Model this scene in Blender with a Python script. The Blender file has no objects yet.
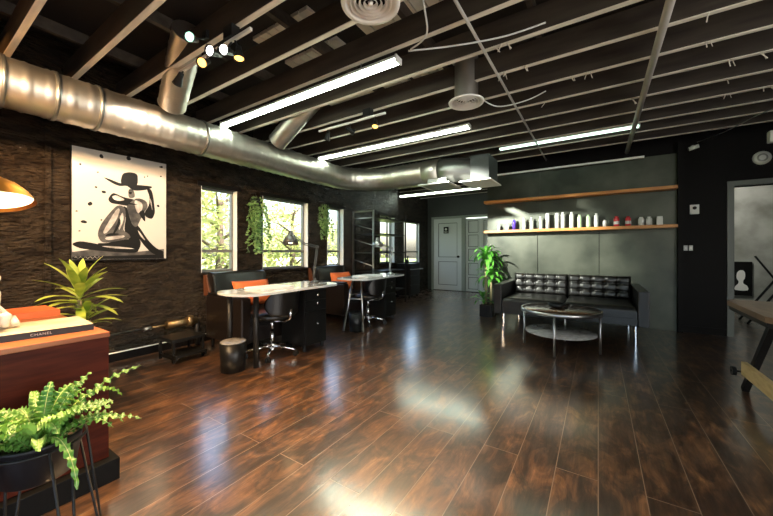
import bpy, bmesh, math, random
from mathutils import Vector, Matrix, Euler
random.seed(7)
PI = math.pi
scn = bpy.context.scene
C = scn.collection

# ------------------------------------------------------------------ materials
def newmat(name):
    m = bpy.data.materials.new(name); m.use_nodes = True
    nt = m.node_tree
    return m, nt, nt.nodes, nt.links, nt.nodes['Principled BSDF']

def mat(name, col, rough=0.5, metal=0.0, spec=0.5, bump=0.0, bscale=40, col2=None, cscale=6, stretch=(1, 1, 1),
        coat=0.0, trans=0.0, sheen=0.0, detail=4, rough2=None, bdist=0.01):
    m, nt, N, L, b = newmat(name)
    b.inputs['Base Color'].default_value = (*col, 1)
    b.inputs['Roughness'].default_value = rough
    b.inputs['Metallic'].default_value = metal
    b.inputs['Specular IOR Level'].default_value = spec
    b.inputs['Coat Weight'].default_value = coat
    b.inputs['Coat Roughness'].default_value = 0.1
    if bump or col2:
        tc = N.new('ShaderNodeTexCoord'); mp = N.new('ShaderNodeMapping')
        mp.inputs['Scale'].default_value = stretch
        L.new(tc.outputs['Object'], mp.inputs['Vector'])
    if col2:
        n = N.new('ShaderNodeTexNoise'); n.inputs['Scale'].default_value = cscale; n.inputs['Detail'].default_value = detail
        L.new(mp.outputs[0], n.inputs['Vector'])
        r = N.new('ShaderNodeValToRGB')
        r.color_ramp.elements[0].position = 0.35; r.color_ramp.elements[1].position = 0.65
        r.color_ramp.elements[0].color = (*col, 1); r.color_ramp.elements[1].color = (*col2, 1)
        L.new(n.outputs[0], r.inputs[0]); L.new(r.outputs[0], b.inputs['Base Color'])
        if rough2 is not None:
            mr = N.new('ShaderNodeMapRange'); mr.inputs[1].default_value = 0.3; mr.inputs[2].default_value = 0.7
            mr.inputs[3].default_value = rough; mr.inputs[4].default_value = rough2
            L.new(n.outputs[0], mr.inputs[0]); L.new(mr.outputs[0], b.inputs['Roughness'])
    if bump:
        n2 = N.new('ShaderNodeTexNoise'); n2.inputs['Scale'].default_value = bscale; n2.inputs['Detail'].default_value = 5
        L.new(mp.outputs[0], n2.inputs['Vector'])
        bp = N.new('ShaderNodeBump'); bp.inputs['Strength'].default_value = bump; bp.inputs['Distance'].default_value = bdist
        L.new(n2.outputs[0], bp.inputs['Height']); L.new(bp.outputs[0], b.inputs['Normal'])
    return m

def emis(name, col, strength):
    m, nt, N, L, b = newmat(name)
    b.inputs['Base Color'].default_value = (*col, 1)
    b.inputs['Emission Color'].default_value = (*col, 1)
    b.inputs['Emission Strength'].default_value = strength
    return m

def leafmat(name, c1, c2, rough=0.4, tr=0.25, scale=3.0):
    m, nt, N, L, b = newmat(name)
    tc = N.new('ShaderNodeTexCoord'); n = N.new('ShaderNodeTexNoise'); n.inputs['Scale'].default_value = scale
    L.new(tc.outputs['Object'], n.inputs['Vector'])
    r = N.new('ShaderNodeValToRGB'); r.color_ramp.elements[0].position = 0.35; r.color_ramp.elements[1].position = 0.65
    r.color_ramp.elements[0].color = (*c1, 1); r.color_ramp.elements[1].color = (*c2, 1)
    L.new(n.outputs[0], r.inputs[0]); L.new(r.outputs[0], b.inputs['Base Color'])
    b.inputs['Roughness'].default_value = rough
    t = N.new('ShaderNodeBsdfTranslucent'); L.new(r.outputs[0], t.inputs['Color'])
    mx = N.new('ShaderNodeMixShader'); mx.inputs[0].default_value = tr
    L.new(b.outputs[0], mx.inputs[1]); L.new(t.outputs[0], mx.inputs[2])
    L.new(mx.outputs[0], N['Material Output'].inputs['Surface'])
    return m

def glassmat():
    m, nt, N, L, b = newmat('window_glass')
    tr = N.new('ShaderNodeBsdfTransparent'); gl = N.new('ShaderNodeBsdfGlossy'); gl.inputs['Roughness'].default_value = 0.02
    lw = N.new('ShaderNodeLayerWeight'); lw.inputs['Blend'].default_value = .5
    pw = N.new('ShaderNodeMath'); pw.operation = 'POWER'; pw.inputs[1].default_value = 5; L.new(lw.outputs['Facing'], pw.inputs[0])
    fr = N.new('ShaderNodeMath'); fr.operation = 'MULTIPLY_ADD'; fr.inputs[1].default_value = .5; fr.inputs[2].default_value = .03; L.new(pw.outputs[0], fr.inputs[0])
    mx = N.new('ShaderNodeMixShader')
    L.new(fr.outputs[0], mx.inputs[0]); L.new(tr.outputs[0], mx.inputs[1]); L.new(gl.outputs[0], mx.inputs[2])
    L.new(mx.outputs[0], N['Material Output'].inputs['Surface'])
    return m

def floormat():
    m, nt, N, L, b = newmat('hand_scraped_planks')
    tc = N.new('ShaderNodeTexCoord'); sp = N.new('ShaderNodeSeparateXYZ'); L.new(tc.outputs['Object'], sp.inputs[0])
    cb = N.new('ShaderNodeCombineXYZ'); L.new(sp.outputs['Y'], cb.inputs[0]); L.new(sp.outputs['X'], cb.inputs[1])
    br = N.new('ShaderNodeTexBrick')
    for k, v in {'Scale': 1.0, 'Mortar Size': 0.0022, 'Mortar Smooth': 0.2, 'Bias': 0.0, 'Brick Width': 1.9, 'Row Height': 0.185}.items():
        br.inputs[k].default_value = v
    br.offset = 0.37; br.offset_frequency = 2
    br.inputs['Color1'].default_value = (0, 0, 0, 1); br.inputs['Color2'].default_value = (1, 1, 1, 1); br.inputs['Mortar'].default_value = (.5, .5, .5, 1)
    L.new(cb.outputs[0], br.inputs['Vector'])
    # blotchy stain, one offset per plank
    mp = N.new('ShaderNodeMapping'); mp.inputs['Scale'].default_value = (4.5, 2.0, 1)
    L.new(tc.outputs['Object'], mp.inputs['Vector'])
    ad = N.new('ShaderNodeVectorMath'); ad.operation = 'MULTIPLY_ADD'
    L.new(br.outputs['Color'], ad.inputs[0]); ad.inputs[1].default_value = (9, 5, 0); L.new(mp.outputs[0], ad.inputs[2])
    n1 = N.new('ShaderNodeTexNoise'); n1.inputs['Scale'].default_value = 2.0; n1.inputs['Detail'].default_value = 7; n1.inputs['Roughness'].default_value = .62
    n1.inputs['Distortion'].default_value = .8
    L.new(ad.outputs[0], n1.inputs['Vector'])
    r = N.new('ShaderNodeValToRGB'); e = r.color_ramp.elements
    e[0].position = .33; e[0].color = (.038, .021, .014, 1); e[1].position = .72; e[1].color = (.30, .14, .055, 1)
    k = e.new(.46); k.color = (.060, .030, .017, 1); k = e.new(.58); k.color = (.15, .068, .030, 1)
    L.new(n1.outputs[0], r.inputs[0])
    # fine grain
    mg = N.new('ShaderNodeMapping'); mg.inputs['Scale'].default_value = (48, 5, 1); L.new(tc.outputs['Object'], mg.inputs['Vector'])
    n2 = N.new('ShaderNodeTexNoise'); n2.inputs['Scale'].default_value = 1.0; n2.inputs['Detail'].default_value = 8; n2.inputs['Roughness'].default_value = .65; n2.inputs['Distortion'].default_value = .6
    L.new(mg.outputs[0], n2.inputs['Vector'])
    mx = N.new('ShaderNodeMix'); mx.data_type = 'RGBA'; mx.blend_type = 'MULTIPLY'; mx.inputs[0].default_value = .85
    gr = N.new('ShaderNodeValToRGB'); gr.color_ramp.elements[0].position = .3; gr.color_ramp.elements[1].position = .62
    gr.color_ramp.elements[0].color = (.3, .3, .3, 1)
    L.new(n2.outputs[0], gr.inputs[0]); L.new(r.outputs[0], mx.inputs[6]); L.new(gr.outputs[0], mx.inputs[7])
    # pale worn bevel along the seams
    m2 = N.new('ShaderNodeMix'); m2.data_type = 'RGBA'; L.new(br.outputs['Fac'], m2.inputs[0])
    L.new(mx.outputs[2], m2.inputs[6]); m2.inputs[7].default_value = (.22, .14, .09, 1)
    L.new(m2.outputs[2], b.inputs['Base Color'])
    b.inputs['Roughness'].default_value = .36
    b.inputs['Specular IOR Level'].default_value = .6
    b.inputs['Coat Weight'].default_value = 1; b.inputs['Coat IOR'].default_value = 2.5; b.inputs['Coat Roughness'].default_value = .17
    mh = N.new('ShaderNodeMapping'); mh.inputs['Scale'].default_value = (75, 6, 1); L.new(tc.outputs['Object'], mh.inputs['Vector'])
    n3 = N.new('ShaderNodeTexNoise'); n3.inputs['Scale'].default_value = 1.0; n3.inputs['Detail'].default_value = 3
    L.new(mh.outputs[0], n3.inputs['Vector'])
    b1 = N.new('ShaderNodeBump'); b1.inputs['Strength'].default_value = .5; b1.inputs['Distance'].default_value = .0014
    L.new(n3.outputs[0], b1.inputs['Height'])
    b2 = N.new('ShaderNodeBump'); b2.inputs['Strength'].default_value = .3; b2.inputs['Distance'].default_value = .001; b2.invert = True
    L.new(br.outputs['Fac'], b2.inputs['Height']); L.new(b1.outputs[0], b2.inputs['Normal']); L.new(b2.outputs[0], b.inputs['Normal']); L.new(b2.outputs[0], b.inputs['Coat Normal'])
    return m

M = {}
M['floor'] = floormat()
M['stucco'] = mat('rough_dark_stucco', (.015, .010, .007), .27, bump=1.0, bscale=6, stretch=(1, 2.6, 8), col2=(.042, .030, .020), cscale=2, bdist=.16)
M['black_wall'] = mat('black_paint_wall', (.0025, .0016, .0016), .6, bump=.3, bscale=9, spec=.15)
M['green_panel'] = mat('dark_green_metal_panel', (.030, .036, .026), .33, metal=.35, col2=(.085, .092, .070), cscale=1.9, rough2=.5, bump=.05, bscale=3, bdist=.02)
M['hall_wall'] = mat('grey_green_wall', (.030, .032, .028), .5, col2=(.045, .047, .042), cscale=1.5)
M['annex_wall'] = mat('mottled_concrete', (.20, .20, .17), .6, col2=(.44, .44, .40), cscale=2.2, bump=.3, bscale=8)
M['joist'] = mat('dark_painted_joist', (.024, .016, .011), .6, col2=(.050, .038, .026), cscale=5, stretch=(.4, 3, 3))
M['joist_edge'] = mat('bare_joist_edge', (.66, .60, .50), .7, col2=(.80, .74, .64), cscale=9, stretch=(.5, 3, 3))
M['deck'] = mat('black_roof_deck', (.010, .007, .006), .8)
M['deck_pale'] = mat('pale_roof_boards', (.66, .61, .50), .8, col2=(.78, .74, .64), cscale=4)
M['galv'] = mat('galvanised_steel', (.60, .56, .50), .38, metal=1.0, col2=(.48, .45, .41), cscale=4, rough2=.46)
M['galv_dark'] = mat('dull_galvanised', (.24, .24, .23), .38, metal=.9)
M['conduit'] = mat('pale_conduit_paint', (.50, .47, .43), .45)
M['plinth'] = mat('matt_black_plinth', (.003, .003, .003), .6, spec=.15)
M['galv_box'] = mat('dark_plenum_sheet', (.045, .05, .05), .55, metal=.2)
M['chrome'] = mat('chrome', (.75, .75, .76), .12, metal=1)
M['steel'] = mat('brushed_steel', (.5, .5, .5), .3, metal=1)
M['white_paint'] = mat('white_paint', (.85, .84, .80), .4)
M['white_plastic'] = mat('white_plastic', (.66, .66, .64), .35)
M['black_plastic'] = mat('black_plastic', (.006, .006, .006), .38, spec=.35)
M['black_metal'] = mat('black_metal', (.008, .008, .008), .45, spec=.3)
M['lamp_metal'] = mat('dark_grey_lamp_metal', (.10, .10, .10), .35, metal=.6)
M['leather'] = mat('black_leather', (.006, .0055, .005), .33, bump=.2, bscale=60, spec=.5)
M['brown_leather'] = mat('dark_brown_leather', (.009, .006, .005), .32, bump=.2, bscale=60)
M['orange_fabric'] = mat('orange_fabric', (.62, .14, .035), .75, bump=.25, bscale=150)
M['mahogany'] = mat('mahogany_veneer', (.040, .006, .003), 0.45, spec=.12, col2=(.085, .014, .006), cscale=6, stretch=(1, .7, 6))
M['desk_top'] = mat('orange_brown_top', (.36, .11, .035), .34, col2=(.26, .07, .022), cscale=7, stretch=(5, .6, 1))
M['orange_wood'] = mat('varnished_orange_shelf', (.62, .27, .07), .4, col2=(.48, .18, .045), cscale=9, stretch=(.5, 4, 4))
M['brass'] = mat('aged_brass', (.36, .20, .05), .38, metal=1)
M['brass_pipe'] = mat('dull_brass_pipe', (.20, .14, .07), .42, metal=.85)
M['grey_door'] = mat('grey_door_paint', (.62, .63, .63), .45)
M['dark_frame'] = mat('dark_green_frame', (.075, .085, .075), .4)
M['door_frame'] = mat('grey_green_frame', (.28, .30, .27), .45)
M['alu'] = mat('window_aluminium', (.16, .16, .15), .4, metal=.3)
M['jamb'] = mat('white_window_reveal', (.72, .72, .70), .5)
M['glass'] = glassmat()
M['paper'] = mat('paper_pages', (.75, .70, .6), .8)
M['book_cover'] = mat('cream_photo_cover', (.50, .40, .27), .3, col2=(.62, .54, .42), cscale=16)
M['orange_box'] = mat('orange_cloth_cover', (.50, .10, .025), .55)
M['plaster'] = mat('white_plaster', (.52, .50, .46), .55)
M['pot_black'] = mat('black_ceramic_pot', (.005, .005, .007), .45, spec=.3)
M['soil'] = mat('dark_soil', (.03, .02, .012), .95, bump=.8, bscale=60)
M['cane'] = mat('plant_cane', (.34, .27, .15), .7, bump=.3, bscale=60)
M['fern'] = leafmat('fern_green', (.055, .20, .03), (.22, .44, .09), .35, .22, 9)
M['fern_rib'] = mat('pale_midrib', (.48, .55, .22), .5)
M['drac'] = leafmat('dracaena_yellow_green', (.16, .26, .03), (.50, .55, .09), .35, .2, 7)
M['corn'] = leafmat('corn_plant_green', (.035, .19, .02), (.15, .44, .06), .35, .25, 8)
M['ivy'] = leafmat('ivy_green', (.09, .22, .06), (.34, .52, .20), .4, .25, 25)
M['tree_leaf'] = leafmat('tree_leaves', (.24, .28, .07), (.60, .62, .26), .6, .4, 1.1)
M['tree_leaf_dark'] = leafmat('tree_leaves_green', (.20, .28, .08), (.55, .60, .26), .6, .4, 1.2)
M['bark'] = mat('tree_bark', (.10, .075, .05), .9)
M['lawn'] = mat('lawn', (.22, .34, .08), .9, col2=(.36, .46, .14), cscale=2)
M['tabletop'] = mat('white_lacquer_top', (.62, .63, .63), .14, coat=.5)
M['pad'] = mat('white_towel', (.78, .78, .76), .8)
M['grey_stone'] = mat('pale_grey_stone', (.36, .35, .33), .22, col2=(.24, .23, .22), cscale=18)
M['dark_wood'] = mat('dark_glossy_wood', (.035, .018, .010), .12, col2=(.07, .035, .018), cscale=5, stretch=(1, 6, 1), coat=.4)
M['plank_wood'] = mat('worn_brown_planks', (.14, .085, .05), .35, col2=(.24, .15, .09), cscale=6, stretch=(6, .7, 1), coat=.2)
M['pale_wood'] = mat('pale_raw_wood', (.62, .44, .20), .6, col2=(.50, .33, .14), cscale=9, stretch=(4, 1, 4))
M['tube'] = emis('fluorescent_lens', (.84, 1.0, .82), 3.6)
M['tube_dim'] = emis('dim_fluorescent_lens', (.70, 1.0, .80), .4)
M['bulb_warm'] = emis('warm_bulb', (1.0, .44, .09), .6)
M['bulb_big'] = emis('warm_lamp_diffuser', (1.0, .80, .50), .9)
M['bulb_soft'] = emis('soft_white_bulb', (1, .95, .85), 2)
M['bulb_cool'] = emis('cool_bulb', (.42, 1.0, .72), .35)
M['bulb_desk'] = emis('desk_bulb', (1.0, .62, .30), 1.2)
M['purple'] = mat('violet_bottle', (.10, .05, .42), .3)
M['red'] = mat('red_bottle', (.62, .035, .05), .3)
M['mint'] = mat('pale_green_bottle', (.50, .66, .42), .35)
M['print_white'] = mat('print_white', (.41, .385, .355), .22)
M['print_black'] = mat('print_black', (.004, .0035, .003), .5, spec=.2)
M['print_grey'] = mat('print_grey', (.075, .068, .062), .4, col2=(.014, .012, .011), cscale=14)
M['print_light'] = mat('print_light_grey', (.42, .39, .36), .4, col2=(.20, .18, .165), cscale=14)
M['lettering'] = mat('white_lettering', (.78, .76, .72), .5)
M['spine_print'] = mat('grey_spine_lettering', (.42, .40, .36), .5)
M['tan'] = mat('tan_leather_wing', (.10, .035, .016), .4)
M['garden_white'] = mat('white_garden_wall', (.8, .8, .78), .7)

# ------------------------------------------------------------------ mesh builder
class MB:
    def __init__(s): s.bm = bmesh.new(); s.mi = 0
    def _f(s, vs, smooth=False):
        try:
            f = s.bm.faces.new(vs); f.material_index = s.mi; f.smooth = smooth; return f
        except ValueError: return None
    def box(s, x0, x1, y0, y1, z0, z1, mtx=None, bev=0):
        v = [Vector((x, y, z)) for x in (x0, x1) for y in (y0, y1) for z in (z0, z1)]
        if mtx is not None: v = [mtx @ p for p in v]
        b = [s.bm.verts.new(p) for p in v]
        fs = [s._f([b[i] for i in q]) for q in ((0, 1, 3, 2), (4, 6, 7, 5), (0, 4, 5, 1), (2, 3, 7, 6), (0, 2, 6, 4), (1, 5, 7, 3))]
        if bev:
            es = list({e for f in fs for e in f.edges})
            r = bmesh.ops.bevel(s.bm, geom=es, offset=bev, segments=2, profile=.6, affect='EDGES', clamp_overlap=True)
            for f in r['faces']: f.material_index = s.mi
        return s
    def prism(s, pts, z0, z1, mtx=None):
        lo = [Vector((x, y, z0)) for x, y in pts]; hi = [Vector((x, y, z1)) for x, y in pts]
        if mtx is not None: lo = [mtx @ p for p in lo]; hi = [mtx @ p for p in hi]
        a = [s.bm.verts.new(p) for p in lo]; b = [s.bm.verts.new(p) for p in hi]; n = len(a)
        s._f(a[::-1]); s._f(b)
        for i in range(n): s._f([a[i], a[(i + 1) % n], b[(i + 1) % n], b[i]])
        return s
    def tube(s, path, r, n=10, cap=True, smooth=True):
        P = [Vector(p) for p in path]; R = r if isinstance(r, (list, tuple)) else [r] * len(P)
        up = None; rings = []
        for i, p in enumerate(P):
            t = (P[min(i + 1, len(P) - 1)] - P[max(i - 1, 0)])
            if t.length < 1e-9: t = Vector((0, 0, 1))
            t.normalize()
            if up is None:
                up = Vector((0, 0, 1)) if abs(t.z) < .9 else Vector((1, 0, 0))
            a = t.cross(up); a.normalize(); bb = a.cross(t); bb.normalize(); up = bb
            rings.append([s.bm.verts.new(p + R[i] * (math.cos(2 * PI * k / n) * a + math.sin(2 * PI * k / n) * bb)) for k in range(n)])
        for u, w in zip(rings, rings[1:]):
            for k in range(n): s._f([u[k], u[(k + 1) % n], w[(k + 1) % n], w[k]], smooth)
        if cap: s._f(rings[0][::-1]); s._f(rings[-1])
        return s
    def lathe(s, prof, n=24, mtx=None, smooth=True, closed=False):
        rings = []
        for r, z in prof:
            if r < 1e-6:
                p = Vector((0, 0, z)); rings.append([s.bm.verts.new(mtx @ p if mtx is not None else p)])
            else:
                ring = []
                for k in range(n):
                    p = Vector((r * math.cos(2 * PI * k / n), r * math.sin(2 * PI * k / n), z))
                    ring.append(s.bm.verts.new(mtx @ p if mtx is not None else p))
                rings.append(ring)
        for u, w in zip(rings, rings[1:]):
            for k in range(n):
                k2 = (k + 1) % n
                if len(u) == 1 and len(w) == 1: continue
                if len(u) == 1: s._f([u[0], w[k2], w[k]], smooth)
                elif len(w) == 1: s._f([u[k], u[k2], w[0]], smooth)
                else: s._f([u[k], u[k2], w[k2], w[k]], smooth)
        return s
    def cyl(s, x, y, z0, z1, r, n=20): return s.lathe([(0, z0), (r, z0), (r, z1), (0, z1)], n, Matrix.Translation((x, y, 0)), smooth=False)
    def ball(s, c, r, n=12, sc=(1, 1, 1)):
        pr = [(math.sin(PI * i / 8) * r, -math.cos(PI * i / 8) * r) for i in range(9)]; pr[0] = (0, -r); pr[-1] = (0, r)
        return s.lathe(pr, n, Matrix.Translation(c) @ Matrix.Diagonal((*sc, 1)))
    def strip(s, pts, widths, normal_hint, fold=.0, ruffle=0, smooth=True):
        """leaf blade: a centre line with left and right edges"""
        prev = None; P = [Vector(p) for p in pts]
        for i, p in enumerate(P):
            t = (P[min(i + 1, len(P) - 1)] - P[max(i - 1, 0)]).normalized()
            sd = t.cross(Vector(normal_hint))
            if sd.length < 1e-4: sd = t.cross(Vector((1, 0, 0)))
            sd.normalize(); nn = sd.cross(t)
            w = widths[i]; rf = ruffle * w * (1 if i % 2 else -1)
            row = [s.bm.verts.new(p - sd * w + nn * (fold * w + rf)), s.bm.verts.new(p), s.bm.verts.new(p + sd * w + nn * (fold * w - rf))]
            if prev:
                s._f([prev[0], prev[1], row[1], row[0]], smooth); s._f([prev[1], prev[2], row[2], row[1]], smooth)
            prev = row
        return s
    def leaf(s, c, d, nrm, ln, wd):
        d = Vector(d).normalized(); sd = d.cross(Vector(nrm))
        if sd.length < 1e-4: sd = d.cross(Vector((1, 0, .3)))
        sd.normalize(); c = Vector(c)
        q = [c, c + d * ln * .45 + sd * wd, c + d * ln, c + d * ln * .45 - sd * wd]
        s._f([s.bm.verts.new(p) for p in q]); return s
    def build(s, name, mats, parent=None, norm=True):
        if norm: bmesh.ops.recalc_face_normals(s.bm, faces=s.bm.faces)
        me = bpy.data.meshes.new(name); s.bm.to_mesh(me); s.bm.free()
        for m in (mats if isinstance(mats, (list, tuple)) else [mats]): me.materials.append(m)
        o = bpy.data.objects.new(name, me); C.objects.link(o)
        if parent is not None: o.parent = parent
        return o

def tag(o, label, cat, group=None):
    o['label'] = label; o['category'] = cat
    if group: o['group'] = group
    return o
def thing(name, label, cat, loc=(0, 0, 0), rz=0, group=None):
    o = bpy.data.objects.new(name, None); C.objects.link(o); o.location = loc; o.rotation_euler = (0, 0, rz)
    return tag(o, label, cat, group)
def struct(o): o['kind'] = 'structure'; return o
def kids(o): return [c for c in bpy.data.objects if c.parent == o]
def copy_tree(o, parent=None):
    c = o.copy(); C.objects.link(c)
    if parent is not None: c.parent = parent
    for ch in kids(o): copy_tree(ch, c)
    return c
def T(x, y, z): return Matrix.Translation((x, y, z))
def align(p, d):
    """matrix that takes +Z to direction d, at p"""
    q = Vector(d).to_track_quat('Z', 'Y'); return Matrix.Translation(p) @ q.to_matrix().to_4x4()

# ------------------------------------------------------------------ the setting
XW, XW2, YB, YD = -4.15, -4.30, 6.10, 8.90      # left wall, left wall of the hall, sofa wall, door wall
ZJ, HJ = 2.65, 0.19                              # joist underside, joist depth
RX, RY = 3.2, -1.9                               # right wall, wall behind the camera
ZD = 3.05
struct(MB().box(-4.6, RX + .1, RY - .1, 9.05, -.12, 0).build('floor', M['floor']))
struct(MB().box(-4.65, RX + .1, RY - .1, 9.05, ZD, ZD + .12).build('ceiling', M['deck']))

def wall_with_holes(name, axis, a, b, lo, hi, ztop, holes, m, z0=0.0):
    """axis 'x': the wall is a slab x in (a,b), runs along y from lo to hi; holes = (l, h, zb, zt)"""
    mb = MB()
    def bx(l, h, zb, zt):
        if h - l < 1e-4 or zt - zb < 1e-4: return
        if axis == 'x': mb.box(a, b, l, h, zb, zt)
        else: mb.box(l, h, a, b, zb, zt)
    cur = lo
    for (l, h, zb, zt) in sorted(holes):
        bx(cur, l, z0, ztop); bx(l, h, z0, zb); bx(l, h, zt, ztop); cur = h
    bx(cur, hi, z0, ztop)
    return struct(mb.build(name, m))

WZ0, WZ1 = .86, 1.945
WIN = [(2.15, 2.63), (3.037, 3.93), (4.40, 4.855), (6.12, 6.74)]
wall_with_holes('wall_left', 'x', XW - .16, XW, RY, 6.88, ZD, [(l, h, WZ0, WZ1) for l, h in WIN], M['stucco'])
W5 = (7.47, 8.33)
wall_with_holes('wall_hall_left', 'x', XW2 - .09, XW2, 6.88, YD, ZD, [(W5[0], W5[1], .82, 1.93)], M['stucco'])
wall_with_holes('wall_far', 'y', YD, YD + .14, XW2 - .16, -1.6, ZD, [(-4.17, -2.02, 0, 2.14)], M['hall_wall'])
struct(MB().box(-1.72, -1.58, YB + .14, YD, 0, ZD).build('wall_hall_right', M['hall_wall']))
DX0, DX1, DZ = 1.50, 2.42, 1.985
wall_with_holes('wall_back', 'y', YB, YB + .14, -1.72, RX, ZD, [(DX0, DX1, 0, DZ)], M['black_wall'])
struct(MB().box(RX, RX + .12, RY, 9.0, 0, ZD).build('wall_right', M['black_wall']))
wall_with_holes('wall_rear', 'y', RY - .12, RY, -4.3, RX + .1, ZD, [(-2.2, 2.4, .5, 2.5)], M['black_wall'])
wf = MB()
for x in (-2.2, -.70, .80, 2.35): wf.box(x, x + .05, RY - .1, RY - .04, .5, 2.5)
wf.box(-2.2, 2.4, RY - .1, RY - .04, .5, .55).box(-2.2, 2.4, RY - .1, RY - .04, 2.45, 2.5)
wf = struct(wf.build('window_6', M['alu']))  # window added in the unseen rear wall for the fill light
struct(MB().box(-2.15, 2.35, RY - .075, RY - .069, .55, 2.45).build('pane', M['glass'], wf))
struct(MB().box(-1.58, RX, 8.55, 8.67, 0, ZD).build('wall_annex_back', M['annex_wall']))
# green metal cladding on the sofa wall, three sheets and two cover strips
for i, (a, b) in enumerate(((-1.72, -.875), (-.867, .008), (.016, .93))):
    struct(MB().box(a, b, YB - .022, YB, .0, 2.51).build('wall_panel', M['green_panel']))
for a in (-.92, -.02):
    struct(MB().box(a, a + .09, YB - .032, YB - .022, 1.545, 2.49).build('trim_1', M['green_panel']))
struct(MB().box(.93, .985, YB - .10, YB, 0, ZJ).build('trim_2', M['black_wall']))

# windows: frame with bars, glass, white reveal, sill
def window(name, x, l, h, zb, zt, split, deep=.16):
    w = MB(); f = .028
    xo = x - deep + .02; xi = x - deep + .075
    w.box(xo, xi, l, l + f, zb, zt).box(xo, xi, h - f, h, zb, zt).box(xo, xi, l + f, h - f, zb, zb + f).box(xo, xi, l + f, h - f, zt - f, zt)
    w.box(xo, xi, l + f, h - f, split - .018, split + .018)
    fr = struct(w.build(name, M['alu']))
    struct(MB().box(xo + .02, xo + .026, l + f, h - f, zb + f, split - .018).build('lower_pane', M['glass'], fr))
    struct(MB().box(xo + .02, xo + .026, l + f, h - f, split + .018, zt - f).build('upper_pane', M['glass'], fr))
    struct(MB().box(xi, x + .002, h - .006, h, zb, zt).box(xi, x + .002, l, l + .006, zb, zt).build('reveal', M['jamb'], fr))
    struct(MB().box(xi, x + .035, l - .03, h + .03, zb - .028, zb).build('window_sill', M['stucco'], fr))
    c = MB(); c.box(x, x + .016, l - .05, h + .05, zt, zt + .055)
    struct(c.build('head_casing', M['black_wall'], fr))
    return fr
for i, (l, h) in enumerate(WIN): window('window_%d' % (i + 1), XW, l, h, WZ0, WZ1, 1.13)
window('window_5', XW2, W5[0], W5[1], .82, 1.93, 1.12, .10)

# baseboard along the left wall with its thin pale edge
struct(MB().box(XW, XW + .02, RY, 6.8, 0, .085).build('baseboard_left', M['black_wall']))
struct(MB().box(XW, XW + .022, RY, 6.8, .085, .093).build('trim_3', M['white_paint']))
struct(MB().box(-.9, DX0 - .07, YB - .016, YB, 0, .09).build('baseboard_back', M['black_wall']))

struct(MB().box(XW, XW + .03, .775, .815, 0, ZJ).build('trim_7', M['stucco']))

# doors
def panel_door(name, x0, x1, y, z1, panels, m, knob=None):
    """slab with recessed panels (l,h,b,t as fractions)"""
    mb = MB(); w = x1 - x0
    mb.box(x0, x1, y + .02, y + .05, .012, z1)
    # stiles and rails: everything that is not a panel
    xs = sorted({0, 1} | {p[0] for p in panels} | {p[1] for p in panels}); zs = sorted({0, 1} | {p[2] for p in panels} | {p[3] for p in panels})
    for a, b in zip(xs, xs[1:]):
        for c, d in zip(zs, zs[1:]):
            mx, mz = (a + b) / 2, (c + d) / 2
            if not any(p[0] < mx < p[1] and p[2] < mz < p[3] for p in panels):
                mb.box(x0 + a * w, x0 + b * w, y, y + .0205, .012 + c * (z1 - .012), .012 + d * (z1 - .012))
    d = struct(mb.build(name, m)); g = MB(); H_ = z1 - .012
    for l, h, b, t_ in panels:
        a0, a1, c0, c1 = x0 + l * w, x0 + h * w, .012 + b * H_, .012 + t_ * H_; q = .014
        g.box(a0, a0 + q, y + .008, y + .02, c0, c1).box(a1 - q, a1, y + .008, y + .02, c0, c1).box(a0 + q, a1 - q, y + .008, y + .02, c0, c0 + q).box(a0 + q, a1 - q, y + .008, y + .02, c1 - q, c1)
    struct(g.build('panel_edge_shade', M['dark_frame'], d))  # dark strips mimic the shade along the recessed panel edges
    if knob:
        k = MB(); k.tube([(knob[0], y, knob[1]), (knob[0], y - .05, knob[1])], .012)
        k.ball((knob[0], y - .065, knob[1]), .028); k.lathe([(0, 0), (.034, 0), (.034, .008), (0, .008)], 16, align((knob[0], y - .001, knob[1]), (0, -1, 0)))
        struct(k.build('door_handle', M['black_metal'], d))
    return d
dr = panel_door('door_1', -4.10, -3.24, YD + .01, 2.08, [(.16, .84, .07, .40), (.16, .84, .46, .94)], M['grey_door'], (-3.34, .98))
panel_door('door_2', -3.13, -2.71, YD + .03, 2.05, [(.16, .84, .03 + .194 * k, .03 + .194 * k + .165) for k in range(5)], M['grey_door'])
panel_door('door_3', -2.70, -2.28, YD + .03, 2.05, [(.16, .84, .03 + .194 * k, .03 + .194 * k + .165) for k in range(5)], M['grey_door'])
fr = MB()
for a, b in ((-4.17, -4.10), (-3.24, -3.13)): fr.box(a, b, YD - .02, YD + .10, 0, 2.08)
fr.box(-4.17, -2.02, YD - .02, YD + .10, 2.08, 2.145); fr.box(-2.10, -2.02, YD - .02, YD + .1, 0, 2.08)
fr.box(-2.28, -2.1, YD + .02, YD + .08, 0, 2.08)
struct(fr.build('trim_4', M['door_frame']))
struct(MB().box(-4.1, -2.1, YD - .035, YD + .03, 0, .012).build('trim_5', M['black_wall']))
sg = thing('door_sign', 'small dark square restroom sign on grey panelled door', 'sign', (-3.715, YD + .008, 1.75))
MB().box(-.075, .075, -.008, 0, -.095, .095).build('plate', M['black_plastic'], sg)
MB().lathe([(0, 0), (.035, 0), (.035, .002), (0, .002)], 16, align((0, -.008, .025), (0, -1, 0))).box(-.05, .05, -.010, -.008, -.065, -.045).build('emblem', M['lettering'], sg)
# frame of the doorway beside the sofa wall
d = MB(); d.box(DX0 - .065, DX0, YB - .02, YB + .16, 0, DZ + .065).box(DX1, DX1 + .065, YB - .02, YB + .16, 0, DZ + .065).box(DX0, DX1, YB - .02, YB + .16, DZ, DZ + .065)
struct(d.build('trim_6', M['dark_frame']))

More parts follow.
